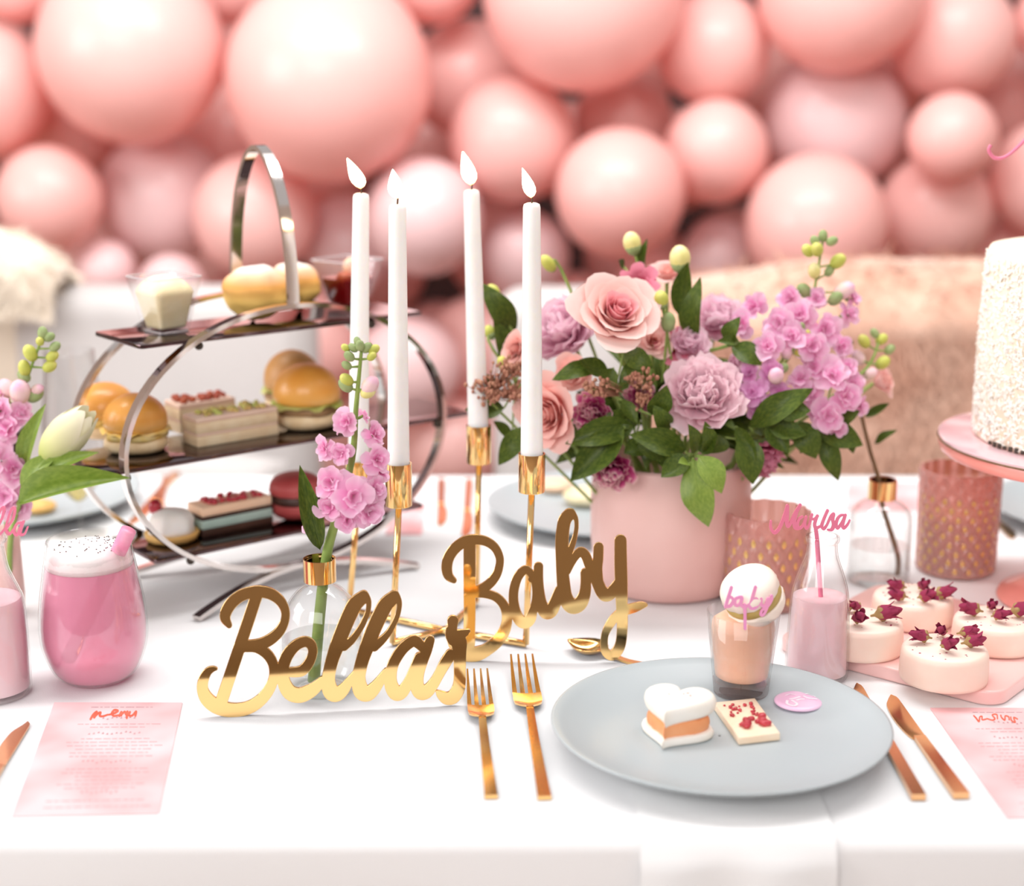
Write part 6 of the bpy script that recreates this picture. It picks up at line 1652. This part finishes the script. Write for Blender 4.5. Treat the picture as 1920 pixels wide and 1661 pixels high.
card([(102, 1318), (342, 1318), (297, 1526), (21, 1532)], 'pink watercolour menu card with red title, lower left', zs(MENU, 0, 1280, 4.36, 1.6), 0, 1)
MENU2 = [[(620, 230, 11), (650, 262, 12), (690, 310, 12), (700, 250, 11), (730, 240, 11), (735, 285, 11), (790, 275, 11)], [(800, 270, 10), (870, 290, 11), (905, 270, 12), (870, 220, 11), (930, 215, 11), (940, 270, 11)], [(985, 225, 11), (1000, 260, 11), (1040, 290, 11), (1045, 235, 11), (1090, 245, 11), (1100, 285, 11)], [(1120, 250, 11), (1130, 295, 11), (1180, 320, 11), (1160, 255, 11), (1210, 275, 11)]]
card([(1744, 1328), (1990, 1328), (2090, 1528), (1888, 1534)], 'pink watercolour menu card cut by the right edge', zs(MENU2, 1740, 1310, 7.22, 1.7), 1, 2)
card([(742, 945), (800, 945), (790, 1003), (722, 1003)], 'blurred pink menu card on the far side behind the stand', [[(765, 955, 3), (780, 953, 3), (790, 956, 3)]], 2, 3)
card([(1590, 905), (1722, 905), (1730, 958), (1585, 958)], 'blurred pink menu card on the far side behind the twig vase', [[(1640, 912, 3), (1660, 911, 3), (1680, 913, 3)]], 2, 4)

# ------------------------------------------------------------------ far side of the table
plate(1137, 938, 225, 'grey plate on the far side behind the rightmost candle')
plate(28, 920, 232, 'grey plate on the far side, behind the left posy')
plate(2085, 945, 225, 'grey plate on the far side at the right edge')
def bun(px, py, rx, h, mat, label):
    p = G(px, py, .011); k = SC(p); b = MB(); b.ball((0, 0, h * k / 2), (rx * k, rx * k * .9, h * k / 2), 20, 12, fn=lumpy(.08, 2, px)); m = min(v[2] for v in b.v); b.v = [(x, y, z - m) for x, y, z in b.v]
    o = b.build('small_cake', mat); o.location = V((p.x, p.y, T + .0068)); tag(o, label, 'pastry')
bun(1040, 916, 34, 26, M_['peach'], 'blurred peach sweet on the far plate behind the candle')
bun(1098, 940, 42, 34, M_['cream'], 'blurred cream sweet on the far plate beside the vase')
bun(72, 955, 34, 26, M_['tart'], 'blurred golden sweet on the far left plate')
knife((828, 905), (826, 988), 14, 'rose gold knife on the far side, left of the third candle rod')
knife((880, 905), (872, 1010), 14, 'rose gold knife on the far side, behind the third candle rod')
knife((330, 892), (245, 985), 15, 'rose gold knife on the far side, seen left through the hoops')
knife((312, 900), (292, 985), 13, 'rose gold knife on the far side, seen below the middle tray')
knife((1830, 940), (1900, 1012), 18, 'rose gold knife on the far side, right of the tall tumbler')
# wine glass behind the left posy
p = G(152, 1002); k = SC(p)
t = thing('wine_glass', p, 'wine glass with pale wine behind the tulip', 'wine glass')
pr = smooth_path([(44, 0), (42, 2), (14, 6), (5, 14), (4, 40), (5, 62), (18, 74), (44, 110), (56, 160), (56, 220), (48, 300), (45, 350)], 4)
pr = [(r * k, h * k) for r, h in pr]; up = [(r, h) for r, h in pr if h > 64 * k]
b = MB(); b.lathe(pr + [(max(r - .0009, .0006), h + .0006) for r, h in up[::-1]], 40); b.build('glass', M_['wineglass'], t, auto=60)
M_['wine'] = thin_glass('pale_wine', (.95, .86, .45), .22, (.92, .80, .36))
b = MB(); b.lathe([(max(r - .0015, .0004), h) for r, h in up if h < 112 * k], 32); b.build('wine', M_['wine'], t, auto=50)
